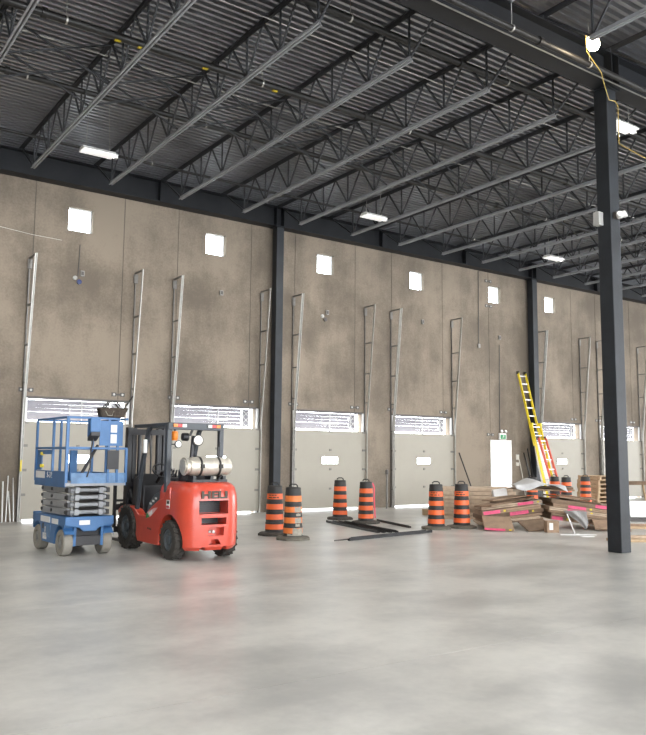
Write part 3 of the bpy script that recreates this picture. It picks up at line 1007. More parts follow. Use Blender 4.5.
# mast, carriage, forks
ms = MB()
for s in (-1, 1):
    ms.box(min(0.29 * s, 0.37 * s), max(0.29 * s, 0.37 * s), 1.20, 1.33, 0.06, 2.03)
    ms.box(min(0.20 * s, 0.27 * s), max(0.20 * s, 0.27 * s), 1.22, 1.34, 0.08, 2.02)
ms.box(-0.37, 0.37, 1.19, 1.24, 1.90, 2.00)
ms.box(-0.37, 0.37, 1.19, 1.23, 1.00, 1.08)
ms.box(-0.37, 0.37, 1.19, 1.23, 0.30, 0.42)
mast = ms.build('mast', 'truck_black', fk)
for s in (-1, 1):
    MB().tube([(0.17 * s, 1.18, 0.3), (0.17 * s, 1.18, 1.9)], 0.028, 10).build('lift_cylinder', 'truck_black', mast, smooth=40)
    MB().bar((0.10 * s, 1.28, 0.4), (0.10 * s, 1.28, 1.95), 0.03, 0.02, (0, 1, 0)).build('lift_chain', 'dull_galvanized', mast)
    MB().tube([(0.25 * s, 0.95, 0.55), (0.30 * s, 1.22, 0.95)], 0.035, 10).build('tilt_cylinder', 'truck_black', mast, smooth=40)
    MB().tube([(0.06 * s, 1.17, 0.6), (0.05 * s, 1.17, 1.5), (0.02 * s, 1.20, 1.97)], 0.014, 8).build('hose', 'truck_black', mast, smooth=40)
cg = MB()
cg.box(-0.50, 0.50, 1.36, 1.40, 0.22, 0.32).box(-0.50, 0.50, 1.36, 1.40, 0.60, 0.70).box(-0.30, -0.24, 1.34, 1.40, 0.22, 0.70).box(0.24, 0.30, 1.34, 1.40, 0.22, 0.70)
cg.build('carriage', 'truck_black', fk)
lb = MB()
lb.box(-0.52, -0.47, 1.37, 1.42, 0.30, 1.22).box(0.47, 0.52, 1.37, 1.42, 0.30, 1.22).box(-0.47, 0.47, 1.37, 1.42, 1.17, 1.22).box(-0.47, 0.47, 1.37, 1.42, 0.74, 0.78)
for k in range(4):
    lb.box(-0.30 + 0.19 * k, -0.275 + 0.19 * k, 1.38, 1.41, 0.78, 1.17)
lb.build('load_backrest', 'truck_black', fk)
for s in (-1, 1):
    MB().prism([(1.405, 0.72), (1.45, 0.72), (1.455, 0.10), (2.48, 0.055), (2.48, 0.042), (1.44, 0.042), (1.405, 0.08)], 0.32 * s - 0.055, 0.32 * s + 0.055, 'x').build('fork', 'truck_black', fk)

# ------------------------------------------------------------------ scissor lift
sl = thing('scissor_lift', 'blue electric scissor lift with its platform lowered', 'scissor lift', (4.18, 13.02, 0), R(1.5))
YN, YF = -0.82, 0.70          # near and far ends of the chassis
HW = 0.385
ch = MB()
ch.prism([(YN + 0.10, 0.20), (YF - 0.05, 0.20), (YF, 0.40), (YF, 0.585), (YN, 0.60), (YN, 0.46), (YN + 0.08, 0.40)], -0.235, 0.235, 'x')
ch.build('chassis', 'lift_dark', sl)
for s in (-1, 1):
    x0, x1 = min(0.235 * s, HW * s), max(0.235 * s, HW * s)
    pf = [(YN, 0.60), (YN, 0.44), (YN + 0.06, 0.42)]
    for k in range(9):
        a = R(150 - k * 15)
        pf.append((-0.64 + 0.255 * math.cos(a), 0.205 + 0.255 * math.sin(a)))
    pf += [(-0.38, 0.16), (0.22, 0.16)]
    for k in range(9):
        a = R(150 - k * 15)
        pf.append((0.48 + 0.24 * math.cos(a), 0.205 + 0.255 * math.sin(a)))
    pf += [(0.715, 0.36), (0.715, 0.585)]
    sp = MB().prism(pf, x0, x1, 'x').build('side_skirt', 'lift_blue', sl, bevel=0.008)
    if s < 0:
        for (a, b, c, d, mm) in ((-0.20, 0.12, 0.24, 0.44, 'lift_blue_worn'), (-0.02, 0.16, 0.20, 0.30, 'sticker_white'), (-0.55, -0.26, 0.47, 0.55, 'sticker_white'), (-0.16, 0.30, 0.47, 0.56, 'sticker_white'), (0.12, 0.20, 0.36, 0.45, 'lift_dark'), (0.02, 0.08, 0.30, 0.40, 'sticker_white')):
            MB().box(-HW - 0.006, -HW, a, b, c, d).build('side_hatch' if mm != 'sticker_white' else 'decal', mm, sp)
    for yy in (-0.64, 0.48):
        wx = (HW - 0.075) * s
        mm = Tm(wx, yy, 0.20) @ Rm(90 * s, 'Y')
        wh = MB().lathe([(0.05, -0.075), (0.185, -0.075), (0.20, -0.06), (0.20, 0.06), (0.185, 0.075), (0.115, 0.075), (0.105, 0.05), (0.0, 0.05)], 28, mm).build('wheel', 'lift_tyre', sl, smooth=35)
        MB().lathe([(0.10, 0.051), (0.095, 0.062), (0.045, 0.062), (0.04, 0.08), (0.0, 0.08)], 18, mm).build('hub', 'lift_hub', wh, smooth=35)
# near end bumper with its notched lower edge
MB().prism([(-HW, 0.60), (HW, 0.60), (HW, 0.47), (0.16, 0.43), (0.10, 0.375), (-0.10, 0.375), (-0.16, 0.43), (-HW, 0.47)], YN - 0.05, YN + 0.03, 'y').build('end_bumper', 'lift_blue', sl, bevel=0.012)
MB().prism([(-HW, 0.60), (HW, 0.60), (HW, 0.42), (-HW, 0.42)], YF - 0.03, YF + 0.04, 'y').build('end_bumper', 'lift_blue', sl, bevel=0.012)
MB().box(-0.17, 0.0, YN - 0.057, YN - 0.05, 0.475, 0.545).build('decal', 'sticker_white', sl)
for s in (-1, 1):
    MB().prism([(YN - 0.02, 0.46), (YN + 0.02, 0.46), (YN + 0.06, 0.15), (YN, 0.15)], 0.215 * s - 0.02, 0.215 * s + 0.02, 'x').build('axle_fork', 'lift_blue', sl)
MB().box(-0.20, 0.20, YN + 0.0, YN + 0.12, 0.16, 0.30).build('axle', 'lift_dark', sl)
# folded scissor stack
for k in range(4):
    z = 0.61 + k * 0.113
    for s in (-1, 1):
        for q, xo in ((0, 0.30), (1, 0.235)):
            a = MB().bar((xo * s, YN + 0.10, z + 0.05 + 0.008 * (1 - 2 * q)), (xo * s, YF - 0.20, z + 0.05 - 0.008 * (1 - 2 * q)), 0.045, 0.098).build('scissor_arm', 'lift_grey', sl, bevel=0.006)
            if q == 0:
                for yy in (YN + 0.14, -0.02, YF - 0.24):
                    MB().lathe([(0.026, 0.0), (0.026, 0.02), (0.0, 0.024)], 12, Tm((xo + 0.0225) * s, yy, z + 0.05) @ Rm(90 * s, 'Y')).build('pivot_pin', 'lift_dark', a, smooth=40)
    MB().tube([(-0.33, YN + 0.08, z + 0.05), (0.33, YN + 0.08, z + 0.05)], 0.03, 12).build('cross_tube', 'lift_grey', sl, smooth=40)
    for s in (-1, 1):
        MB().box(0.19 * s - 0.035, 0.19 * s + 0.035, YN + 0.02, YN + 0.12, z + 0.005, z + 0.095).build('arm_bracket', 'lift_grey', sl, bevel=0.006)
        MB().box(0.31 * s - 0.025, 0.31 * s + 0.025, YN + 0.03, YN + 0.12, z + 0.012, z + 0.088).build('arm_bracket', 'lift_dark', sl, bevel=0.006)
# platform
PX0, PX1, PY0, PY1, PZ = -0.40, 0.56, YN - 0.02, YF - 0.05, 1.065
MB().box(PX0, PX1, PY0, PY1, PZ, PZ + 0.05).build('platform_deck', 'lift_grey', sl)
tb = MB()
tb.box(PX0 - 0.012, PX0, PY0, PY1, PZ - 0.02, PZ + 0.225).build('toe_board', 'lift_blue', sl)
text_obj('S-32', 'decal', 'sticker_white', 0.13, sl, Tm(PX0 - 0.016, -0.12, PZ + 0.155) @ Rm(-90, 'Z') @ Rm(90, 'X'), 0.002, 1.1)
MB().box(PX0 - 0.016, PX0 - 0.012, 0.12, 0.58, PZ + 0.10, PZ + 0.21).build('decal', 'sticker_white', sl)
MB().box(PX1, PX1 + 0.012, PY0, PY1, PZ, PZ + 0.19).build('toe_board', 'lift_blue', sl)
MB().box(PX0 + 0.08, PX1, PY0 - 0.012, PY0, PZ + 0.04, PZ + 0.20).build('toe_board', 'lift_blue_worn', sl)
MB().box(PX0, PX1, PY1, PY1 + 0.012, PZ, PZ + 0.19).build('toe_board', 'lift_blue', sl)
rz0, rzm, rzt = PZ + 0.05, 1.65, 2.12
pos = [(PX0, PY0), (PX0 + 0.05, PY0 + 0.12), (PX0, -0.20), (PX0, PY1), (0.26, PY0), (0.41, PY0), (PX1, PY0), (PX1, 0.0), (PX1, PY1), (0.0, PY1)]
for (x, yy) in pos:
    hi = rzt if not (x == PX1 and yy == PY0) else rzm
    MB().box(x - 0.018, x + 0.018, yy - 0.018, yy + 0.018, rz0, hi).build('rail_post', 'lift_blue', sl)
for z in (rzm, rzt):
    for (a, b) in (((PX0, PY0), (PX0, PY1)), ((PX1, PY0), (PX1, PY1)), ((PX0, PY1), (PX1, PY1)), ((PX0, PY0), (PX1, PY0))):
        p0, p1 = Vector((*a, z)), Vector((*b, z))
        if z == rzt and a[1] == PY0 and b[1] == PY0:
            p1 = Vector((0.44, PY0, z))
        MB().bar(p0, p1, 0.034, 0.034).build('guard_rail', 'lift_blue', sl)
# gate box at the far end, control box, document panel, battery panel
MB().box(PX0 + 0.01, PX0 + 0.03, 0.40, PY1 - 0.02, PZ + 0.23, rzm - 0.03).build('gate_panel', 'lift_blue', sl)
MB().box(PX0 + 0.01, PX0 + 0.04, -0.15, 0.40, rzm - 0.10, rzm - 0.03).build('gate_bar', 'lift_blue', sl)
for z in (1.36, 1.56):
    MB().lathe([(0.025, -0.03), (0.03, 0.0), (0.025, 0.03)], 10, Tm(PX0 + 0.01, 0.37, z) @ Rm(90, 'Y')).build('gate_latch', 'tag_yellow', sl)
cb = MB().prism([(PY0 - 0.16, 1.90), (PY0 - 0.02, 1.82), (PY0 - 0.02, 2.11), (PY0 - 0.16, 2.11)], -0.10, 0.06, 'x').build('control_box', 'lift_blue', sl, bevel=0.01)
MB().prism([(PY0 - 0.17, 1.84), (PY0 - 0.02, 1.76), (PY0 - 0.02, 1.82), (PY0 - 0.17, 1.90)], -0.09, 0.05, 'x').build('control_panel', 'lift_dark', cb)
MB().tube([(-0.02, PY0 - 0.08, 1.80), (-0.04, PY0 - 0.05, 1.60), (-0.04, PY0 - 0.04, 1.35), (-0.08, PY0 - 0.03, 1.20)], 0.012, 8).build('cable', 'lift_dark', cb, smooth=40)
dp = MB().box(0.10, 0.48, PY0 - 0.035, PY0 - 0.02, 1.69, 2.08).build('document_panel', 'lift_blue', sl)
MB().box(0.275, 0.375, PY0 - 0.041, PY0 - 0.035, 1.90, 2.02).build('notice', 'sticker_white', dp)
MB().box(0.275, 0.375, PY0 - 0.041, PY0 - 0.035, 1.73, 1.87).build('notice', 'sticker_white', dp)
MB().box(0.24, 0.43, PY0 - 0.03, PY0 - 0.02, 1.32, 1.62).build('battery_panel', 'lift_dark', sl)
MB().bar((-0.12, PY0 + 0.25, 1.15), (0.22, PY0 + 0.35, 1.70), 0.035, 0.035).build('brace', 'lift_dark', sl)
MB().box(0.02, 0.14, 0.20, 0.26, PZ + 0.05, 1.62).build('inner_post', 'lift_blue', sl)
# tool bag hung over the top rail
bg = thing('tool_bag', 'brown canvas tool bag with handles on the blue lift railing', 'bag', (4.18 + 0.32, 13.02 + PY0 + 0.01, 2.1372), R(1.5))
b_ = MB().prism([(-0.20, 0.0), (0.18, 0.0), (0.25, 0.16), (-0.23, 0.15)], -0.08, 0.08, 'y').build('bag_body', 'bag_canvas', bg, bevel=0.02)
for s in (-1, 1):
    MB().tube([(-0.15, 0.07 * s, 0.14), (-0.05, 0.05 * s, 0.25), (0.05, 0.05 * s, 0.25), (0.15, 0.07 * s, 0.14)], 0.012, 6).build('handle', 'strap_black', bg)
MB().tube([(0.16, 0.0, 0.12), (0.24, 0.02, 0.20), (0.36, 0.05, 0.36)], 0.014, 8).build('strap', 'strap_black', bg)
MB().tube([(-0.14, -0.081, 0.10), (-0.10, -0.086, 0.03), (-0.03, -0.086, 0.03), (0.0, -0.081, 0.10)], 0.006, 6).build('pocket_trim', 'barrel_scuff', bg)

# ------------------------------------------------------------------ traffic barrels


def make_barrel():
    t_ = thing('traffic_barrel', 'barrel', 'barrel', group='orange and black traffic barrels')
    prof = [(0.185, 0.0), (0.185, 0.05), (0.172, 0.06), (0.170, 0.24), (0.164, 0.245), (0.160, 0.46), (0.155, 0.465), (0.150, 0.68), (0.146, 0.685), (0.141, 0.90), (0.136, 0.93), (0.136, 0.985), (0.122, 1.0), (0.0, 1.0)]
    MB().lathe(prof, 28, Tm(0, 0, 0.03)).build('drum', 'barrel_black', t_, smooth=35)
    for (z0, z1) in ((0.10, 0.205), (0.30, 0.41), (0.51, 0.62), (0.72, 0.835)):
        ra = 0.1745 - (0.034) * (z0 / 0.9) + 0.004
        rb = 0.1745 - (0.034) * (z1 / 0.9) + 0.004
        MB().lathe([(ra - 0.003, z0), (ra, z0), (rb, z1), (rb - 0.003, z1)], 28, Tm(0, 0, 0.03)).build('reflective_band', 'barrel_orange', t_, smooth=35)
    b_ = MB().lathe([(0.315, 0.0), (0.315, 0.045), (0.28, 0.062), (0.20, 0.072), (0.188, 0.072), (0.188, 0.03)], 8, phase=R(22.5))
    b_.build('rubber_base', 'barrel_base', t_)
    MB().tube([(-0.075, 0, 1.02), (-0.07, 0, 1.065), (-0.04, 0, 1.09), (0.04, 0, 1.09), (0.07, 0, 1.065), (0.075, 0, 1.02)], 0.013, 8).build('handle', 'barrel_black', t_, smooth=40)
    return t_


bar0 = make_barrel()
BARRELS = [
    (8.37, 13.47, -38, 'orange and black traffic barrel nearest the red forklift, intact stripes', 'n', 'barrel_base'),
    (8.24, 12.60, -30, 'scuffed traffic barrel with peeling grey patches on its stripes', 's', 'barrel_base_dusty'),
    (11.86, 16.00, -30, 'traffic barrel on a dark base in front of the third dock door', 'n', 'barrel_base'),
    (11.70, 14.76, -60, 'traffic barrel with a pink ribbon beside black steel bars', 'n', 'barrel_base'),
    (12.13, 12.83, -35, 'nearer of two striped barrels in front of the board stack, toward the fourth door', 'p', 'barrel_base_dusty'),
    (12.82, 12.74, -32, 'striped barrel touching the edge of the cardboard pile', 'p', 'barrel_base_dusty'),
    (19.75, 16.55, -30, 'far traffic barrel behind the cardboard pile beside the bright doorway', 'n', 'barrel_base'),
    (21.12, 16.78, -40, 'far traffic barrel in front of the foot of the red ladder', 'n', 'barrel_base'),
    (20.74, 16.02, -20, 'far traffic barrel just right of the red ladder', 'n', 'barrel_base'),
    (22.15, 16.35, -35, 'far traffic barrel beside the wooden pallet stack', 'n', 'barrel_base')]
for o_ in bar0.children:
    o_.scale = (1.06, 1.06, 0.94)
drums = [bar0] + [copy_tree(bar0) for _ in BARRELS[1:]]
for i, (x, yy, a, lb, kd, base) in enumerate(BARRELS):
    o = drums[i]
    o.location = (x, yy, 0)
    o.rotation_euler = (0, 0, R(a))
    o['label'] = lb
    for c in o.children:
        if c.name.startswith('rubber_base') and base != 'barrel_base':
            c.data = c.data.copy()
            c.data.materials.clear()
            c.data.materials.append(M[base])
        if c.name.startswith('reflective_band') and kd == 's':
            c.data = c.data.copy()
            c.data.materials.clear()
            c.data.materials.append(M['barrel_orange_faded'])
    if kd == 's' or kd == 'p' or i == 0:
        # scuffs and print follow the drum surface, on the side turned to the viewer
        face = math.atan2(-yy, -x) - R(a)
        lst = []
        if kd == 's':
            for (z0, z1, a0, a1) in ((0.302, 0.405, 12, 62), (0.235, 0.285, 15, 45), (0.515, 0.615, 10, 60), (0.44, 0.49, 20, 55), (0.075, 0.20, -2, 70), (0.03, 0.09, -35, 60)):
                lst.append((z0, z1, R(a0), R(a1), 'barrel_scuff'))
        else:
            for (z0, z1, a0, a1) in ((0.795, 0.818, -45, -28), (0.795, 0.818, -24, -6), (0.795, 0.818, -2, 12), (0.745, 0.768, -48, -20), (0.745, 0.768, -15, 8), (0.745, 0.768, 13, 30)):
                lst.append((z0, z1, R(a0), R(a1), 'lettering_dark'))
        for (z0, z1, a0, a1, mm) in lst:
            p = MB()
            nn = 8
            rz = lambda z: 0.1745 - 0.034 * (z / 0.9) + 0.0055
            ring = [[((rz(z)) * math.cos(face + a0 + (a1 - a0) * k / nn), (rz(z)) * math.sin(face + a0 + (a1 - a0) * k / nn), z + 0.03) for k in range(nn + 1)] for z in (z0, z1)]
            for k in range(nn):
                if mm == 'barrel_scuff':
                    jz = 0.012 * math.sin(5.1 * k + z0 * 40)
                    q0, q1 = ring[0][k], ring[0][k + 1]
                    p.poly([q0, q1, ring[1][k + 1], (ring[1][k][0], ring[1][k][1], ring[1][k][2] + jz)])
                else:
                    p.poly([ring[0][k], ring[0][k + 1], ring[1][k + 1], ring[1][k]])
            p.build('scuff_patch' if mm == 'barrel_scuff' else 'print', mm, o).scale = (1.06, 1.06, 0.94)
# ------------------------------------------------------------------ small fittings on wall and column
mat('cardboard', (0.30, 0.205, 0.135), 0.85, var=0.22, scale=5)
mat('cardboard_dark', (0.19, 0.13, 0.085), 0.85, var=0.25, scale=5)
mat('cardboard_pale', (0.47, 0.36, 0.26), 0.85, var=0.18, scale=5)
mat('pink_label', (0.72, 0.09, 0.20), 0.6, var=0.15, scale=20)
mat('lumber', (0.46, 0.33, 0.20), 0.75, var=0.2, scale=5, stretch=(1, 6, 6))
mat('poly_sheet', (0.55, 0.55, 0.55), 0.35, var=0.12, scale=4)
mat('poly_grey', (0.30, 0.29, 0.28), 0.4, var=0.2, scale=6)
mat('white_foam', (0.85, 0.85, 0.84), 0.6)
mat('ladder_yellow', (0.78, 0.60, 0.02), 0.45, var=0.1, scale=6)
mat('ladder_red', (0.62, 0.085, 0.045), 0.45, var=0.1, scale=6)
mat('rung_alu', (0.62, 0.62, 0.62), 0.4, metal=0.5)
mat('black_bar', (0.020, 0.020, 0.021), 0.4, metal=0.3, var=0.3, scale=8)
mat('rod_alu', (0.62, 0.62, 0.60), 0.3, metal=0.7)
mat('ribbon_pink', (0.80, 0.10, 0.16), 0.6)
WALLG = 'small boxes on the concrete wall'
for x, z, lb, two in ((6.14, 6.00, 'small grey wall box below the first small window', True), (10.01, 6.01, 'small grey wall box below the second small window', False),
                      (13.60, 5.87, 'small grey wall box below the third small window', True), (17.47, 6.00, 'small grey wall box below the fourth small window', False),
                      (21.16, 5.82, 'small grey wall box below the fifth small window', False)):
    t_ = thing('wall_box', lb, 'electrical box', (x, WY, z), group=WALLG)
    MB().box(-0.05, 0.05, -0.05, 0, -0.07, 0.07).build('box_body', 'grey_box', t_, bevel=0.006)
    MB().box(-0.03, 0.03, -0.056, -0.05, -0.045, 0.045).build('box_cover', 'dark_box', t_)
    if two:
        MB().lathe([(0.055, 0.0), (0.055, 0.03), (0.035, 0.045), (0.0, 0.045)], 14, Tm(-0.17, 0, -0.13) @ Rm(90, 'X')).build('sounder', 'pale_grey', t_, smooth=40)
        MB().lathe([(0.06, 0.0), (0.06, 0.05), (0.0, 0.06)], 14, Tm(-0.07, 0, -0.22) @ Rm(90, 'X')).build('strobe', 'navy' if x < 7 else 'dark_box', t_, smooth=40)


def conduit(pts, r_, label, mtl='dull_galvanized'):
    c = MB().tube(pts, r_, 8).build('conduit', mtl, smooth=40)
    tag(c, label, 'conduit')
    return c


conduit([(6.06, WY - 0.014, 6.72), (6.04, WY - 0.014, 5.93)], 0.012, 'thin grey conduit dropping from the first small window to a wall box', 'dark_box')
conduit([(20.13, WY - 0.016, 8.10), (20.10, WY - 0.016, 5.48)], 0.014, 'thin conduit on the wall beside the fifth small window', 'dark_box')
bx = MB().box(20.05, 20.15, WY - 0.06, WY, 5.36, 5.50).build('switch_box', 'grey_box', bevel=0.006)
tag(bx, 'small grey box at the end of the conduit beside the fifth window', 'electrical box')
conduit([(21.15, WY - 0.016, 5.56), (21.10, WY - 0.016, 2.52)], 0.013, 'thin conduit dropping to the green exit sign', 'dark_box')
conduit([(3.0, WY - 0.012, 6.95), (4.9, WY - 0.012, 6.78), (5.6, WY - 0.012, 6.76)], 0.005, 'thin pale wire slung across the wall left of the first window', 'cord_white')
ex = thing('exit_sign', 'white exit sign with a green running figure panel above the open doorway', 'exit sign', (21.22, WY, 2.20))
MB().box(-0.17, 0.17, -0.06, 0, 0.0, 0.22).build('sign_case', 'white_paint', ex, bevel=0.006)
MB().box(-0.13, 0.13, -0.068, -0.06, 0.02, 0.17).build('sign_face', 'exit_green', ex)
rf = MB()
rf.lathe([(0.018, 0), (0.0, 0.004)], 10, Tm(0.02, -0.068, 0.14) @ Rm(90, 'X'))
rf.bar((0.015, -0.069, 0.12), (-0.005, -0.069, 0.085), 0.004, 0.022, (1, 0, 0.3))
rf.bar((-0.005, -0.069, 0.085), (0.03, -0.069, 0.06), 0.004, 0.012, (1, 0, 0.3))
rf.bar((-0.005, -0.069, 0.085), (-0.045, -0.069, 0.045), 0.004, 0.012, (1, 0, 0.3))
rf.bar((0.01, -0.069, 0.115), (0.05, -0.069, 0.10), 0.004, 0.010, (0.3, 0, 1))
rf.bar((0.01, -0.069, 0.115), (-0.03, -0.069, 0.10), 0.004, 0.010, (0.3, 0, 1))
rf.build('running_figure', 'white_paint', ex)
for s in (-1, 1):
    MB().lathe([(0.02, 0), (0.05, 0.03), (0.05, 0.07), (0.0, 0.075)], 14, Tm(0.10 * s, -0.05, 0.27) @ Rm(70, 'X')).build('lamp_head', 'white_paint', ex, smooth=40)
rc = thing('wall_outlet', 'pale outlet box with a hanging white cord right of the open doorway', 'outlet', (21.99, WY, 1.5))
MB().box(-0.06, 0.06, -0.05, 0, 0, 0.18).build('outlet_box', 'cord_white', rc, bevel=0.005)
MB().box(-0.06, 0.06, -0.05, 0, -0.22, -0.10).build('outlet_box', 'cord_white', rc, bevel=0.005)
MB().tube([(0.0, -0.06, 0.12), (0.06, -0.10, -0.2), (0.15, -0.13, -0.7), (0.20, -0.15, -1.1), (0.22, -0.2, -1.48), (0.5, -0.5, -1.488)], 0.012, 8).build('cord', 'cord_white', rc, smooth=40)
# twin head emergency light and junction box on the lone column
em = thing('emergency_light', 'white twin head emergency light on the near face of the lone column', 'light', (COLX + 0.0, COLY - 0.135, 5.76))
MB().box(-0.06, 0.06, -0.06, 0, -0.06, 0.06).build('mount', 'dark_box', em)
for s, dx in ((-1, -0.03), (1, 0.09)):
    MB().lathe([(0.03, -0.05), (0.06, 0.0), (0.06, 0.05), (0.0, 0.06)], 16, Tm(dx, -0.10, 0.0 + 0.02 * s) @ Rm(60, 'X') @ Rm(30 * s, 'Y')).build('lamp_head', 'white_paint', em, smooth=40)
jb = MB().box(-0.13, 0.0, -0.06, 0.06, -0.14, 0.10).build('junction_box', 'pale_grey', bevel=0.008)
jb.location = (COLX - 0.135, COLY + 0.07, 5.74)
tag(jb, 'white box on the side of the lone column behind the emergency light', 'electrical box')
# lit work lamp, its cord down the column
lm = thing('work_lamp', 'glowing temporary work lamp hung beside the girder', 'lamp', (10.36, 7.26, 8.16))
wp = bpy.data.lights.new('bulb_light', 'POINT')
wp.energy, wp.color, wp.shadow_soft_size = 22, (1.0, 0.72, 0.40), 0.12
wo = bpy.data.objects.new('bulb_light', wp)
wo.parent, wo.location = lm, (0, 0, -0.14)
col.objects.link(wo)
MB().lathe([(0.02, 0.20), (0.05, 0.15), (0.09, 0.10), (0.10, 0.08), (0.05, 0.085), (0.0, 0.09)], 18).build('lamp_shade', 'dark_box', lm, smooth=40)
MB().lathe([(0.0, -0.13), (0.07, -0.11), (0.105, -0.04), (0.08, 0.04), (0.035, 0.09), (0.0, 0.095)], 18).build('bulb', 'work_bulb', lm, smooth=40)
MB().tube([(0, 0, 0.19), (0.0, 0.0, 0.35), (0.0, 0.0, DECK - 8.16)], 0.008, 6).build('hanger', 'dark_box', lm)
cd = MB().tube([(10.16, 7.25, 8.24), (10.45, 7.45, 8.12), (10.97, 7.555, 7.965), (11.25, 7.68, 7.83), (11.62, 7.86, 7.78), (11.90, 7.93, 7.86), (11.99, 7.94, 7.80), (11.995, 7.945, 7.10), (12.3, 7.93, 7.06), (13.1, 7.93, 6.98), (14.5, 7.93, 6.9)], 0.007, 8).build('power_cord', 'cord_yellow', smooth=60)
tag(cd, 'yellow power cord drooping from the work lamp along the column', 'cord')

# ------------------------------------------------------------------ ladders


def ladder_between(top, bot, width, rungs, rail, depth, thick, name_rail, mtl_rail, mtl_rung, parent, off=0.0):
    """rails and rungs between two points given in the parent's frame; width runs along x"""
    top, bot = Vector(top), Vector(bot)
    d = (top - bot)
    nrm = Vector((1, 0, 0)).cross(d).normalized()
    for s in (-1, 1):
        a = bot + Vector((s * width / 2, 0, 0)) + nrm * off
        b = top + Vector((s * width / 2, 0, 0)) + nrm * off
        MB().bar(a, b, thick, depth, nrm).build(name_rail, mtl_rail, parent)
    for k in range(rungs):
        p = bot + d * ((k + 0.6) / rungs) + nrm * off
        MB().bar(p + Vector((-width / 2, 0, 0)), p + Vector((width / 2, 0, 0)), 0.03, 0.03).build('rung', mtl_rung, parent)


ld = thing('extension_ladder', 'tall yellow extension ladder leaning against the concrete wall', 'ladder', (21.95, 17.52, 0))
ladder_between((0.26, 1.43, 4.62), (0.10, 0.62, 2.0), 0.38, 9, 0, 0.075, 0.032, 'fly_rail', 'ladder_yellow', 'rung_alu', ld, off=-0.03)
ladder_between((0.17, 0.86, 2.75), (0.02, 0.035, 0.04), 0.45, 9, 0, 0.085, 0.036, 'base_rail', 'ladder_yellow', 'rung_alu', ld, off=0.05)
for s in (-1, 1):
    MB().cbox((0.02 + 0.225 * s, -0.02, 0.035), (0.06, 0.12, 0.07)).build('foot', 'rubber', ld)
    MB().cbox((0.26 + 0.19 * s, 1.47, 4.62), (0.05, 0.10, 0.10)).build('end_cap', 'rubber', ld)
    MB().cbox((0.165 + 0.225 * s, 0.80, 2.72), (0.06, 0.13, 0.14)).build('guide_bracket', 'ladder_yellow', ld)
sh = MB()  # white sheet added where daylight washes out the lower ladder
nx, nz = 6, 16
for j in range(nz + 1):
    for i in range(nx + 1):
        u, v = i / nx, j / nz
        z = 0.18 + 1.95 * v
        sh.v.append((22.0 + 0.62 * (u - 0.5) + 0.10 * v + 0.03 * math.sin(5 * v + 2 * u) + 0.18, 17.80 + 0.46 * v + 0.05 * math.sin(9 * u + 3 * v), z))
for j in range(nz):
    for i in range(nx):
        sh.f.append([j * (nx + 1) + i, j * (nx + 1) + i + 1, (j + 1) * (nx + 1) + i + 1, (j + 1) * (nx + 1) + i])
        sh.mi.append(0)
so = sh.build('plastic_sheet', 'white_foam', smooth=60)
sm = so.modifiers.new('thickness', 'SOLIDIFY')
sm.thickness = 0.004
tag(so, 'white sheet standing in for daylight glare on the lower half of the yellow ladder', 'plastic sheet')
rl = thing('straight_ladder', 'short red ladder leaning in front of the tall yellow ladder', 'ladder', (21.90, 17.10, 0))
ladder_between((0.12, 0.88, 2.28), (0.0, 0.03, 0.03), 0.36, 7, 0, 0.08, 0.034, 'rail', 'ladder_red', 'rung_alu', rl)
for s in (-1, 1):
    MB().cbox((0.18 * s, 0.0, 0.03), (0.055, 0.11, 0.06)).build('foot', 'rubber', rl)
    MB().cbox((0.12 + 0.18 * s, 0.89, 2.28), (0.045, 0.09, 0.06)).build('end_cap', 'dark_box', rl)
# dark tubes leaning on the wall column behind the ladder
for k, (x, dx, tz) in enumerate(((22.22, 0.02, 1.75), (22.32, 0.02, 1.60), (22.44, 0.0, 1.9))):
    o = MB().tube([(x - 0.02, 18.45 + 0.05 * k, 0.02), (x + dx, 18.98, tz)], 0.022, 8).build('leaning_pipe', ('dark_pipe', 'dull_galvanized', 'dark_pipe')[k], smooth=40)
    tag(o, ('short dark pipe leaning on the wall behind the ladder', 'grey pipe leaning on the wall between two dark ones', 'tallest dark pipe leaning beside the wall column')[k], 'pipe', 'pipes leaning beside the wall column')
o = MB().tube([(19.35, 18.5, 0.02), (19.08, WY - 0.03, 1.72)], 0.02, 8).build('leaning_pipe', 'dark_pipe', smooth=40)
tag(o, 'dark pipe leaning on the wall just right of the fourth dock door', 'pipe')
# rods standing in the corner by the first dock door
for k, (x, dx, tz) in enumerate(((4.42, 0.03, 0.80), (4.50, 0.03, 0.92), (4.58, 0.06, 1.05), (4.68, -0.02, 0.70), (4.75, 0.0, 1.0))):
    o = MB().tube([(x, 18.84, 0.012), (x + dx, WY - 0.02, tz)], 0.013 + 0.004 * (k % 2), 8).build('metal_rod', 'rod_alu', smooth=40)
    tag(o, '%s of five silver rods leaning beside the first dock door' % ('leftmost', 'second from the left', 'middle', 'fourth from the left', 'rightmost')[k], 'rod', 'silver rods by the first door')
MB_t = MB().box(-0.025, 0.025, -0.004, 0.0, -0.13, 0.13).build('inspection_tag', 'tag_yellow')
MB_t.location = (4.875, 18.905, 1.28)
tag(MB_t, 'yellow tag stuck on the track of the first dock door', 'tag')
# thin marker post behind the fourth barrel
mp_ = thing('marker_post', 'thin grey post with a dark cap between the third and fourth dock doors', 'post', (15.55, 18.6, 0))
MB().tube([(0, 0, 0), (0, 0, 1.05)], 0.03, 10).build('post_shaft', 'dull_galvanized', mp_, smooth=40)
MB().lathe([(0.045, 1.03), (0.05, 1.06), (0.045, 1.16), (0.0, 1.18)], 12).build('post_cap', 'dark_box', mp_, smooth=40)

# ------------------------------------------------------------------ steel bars on the floor


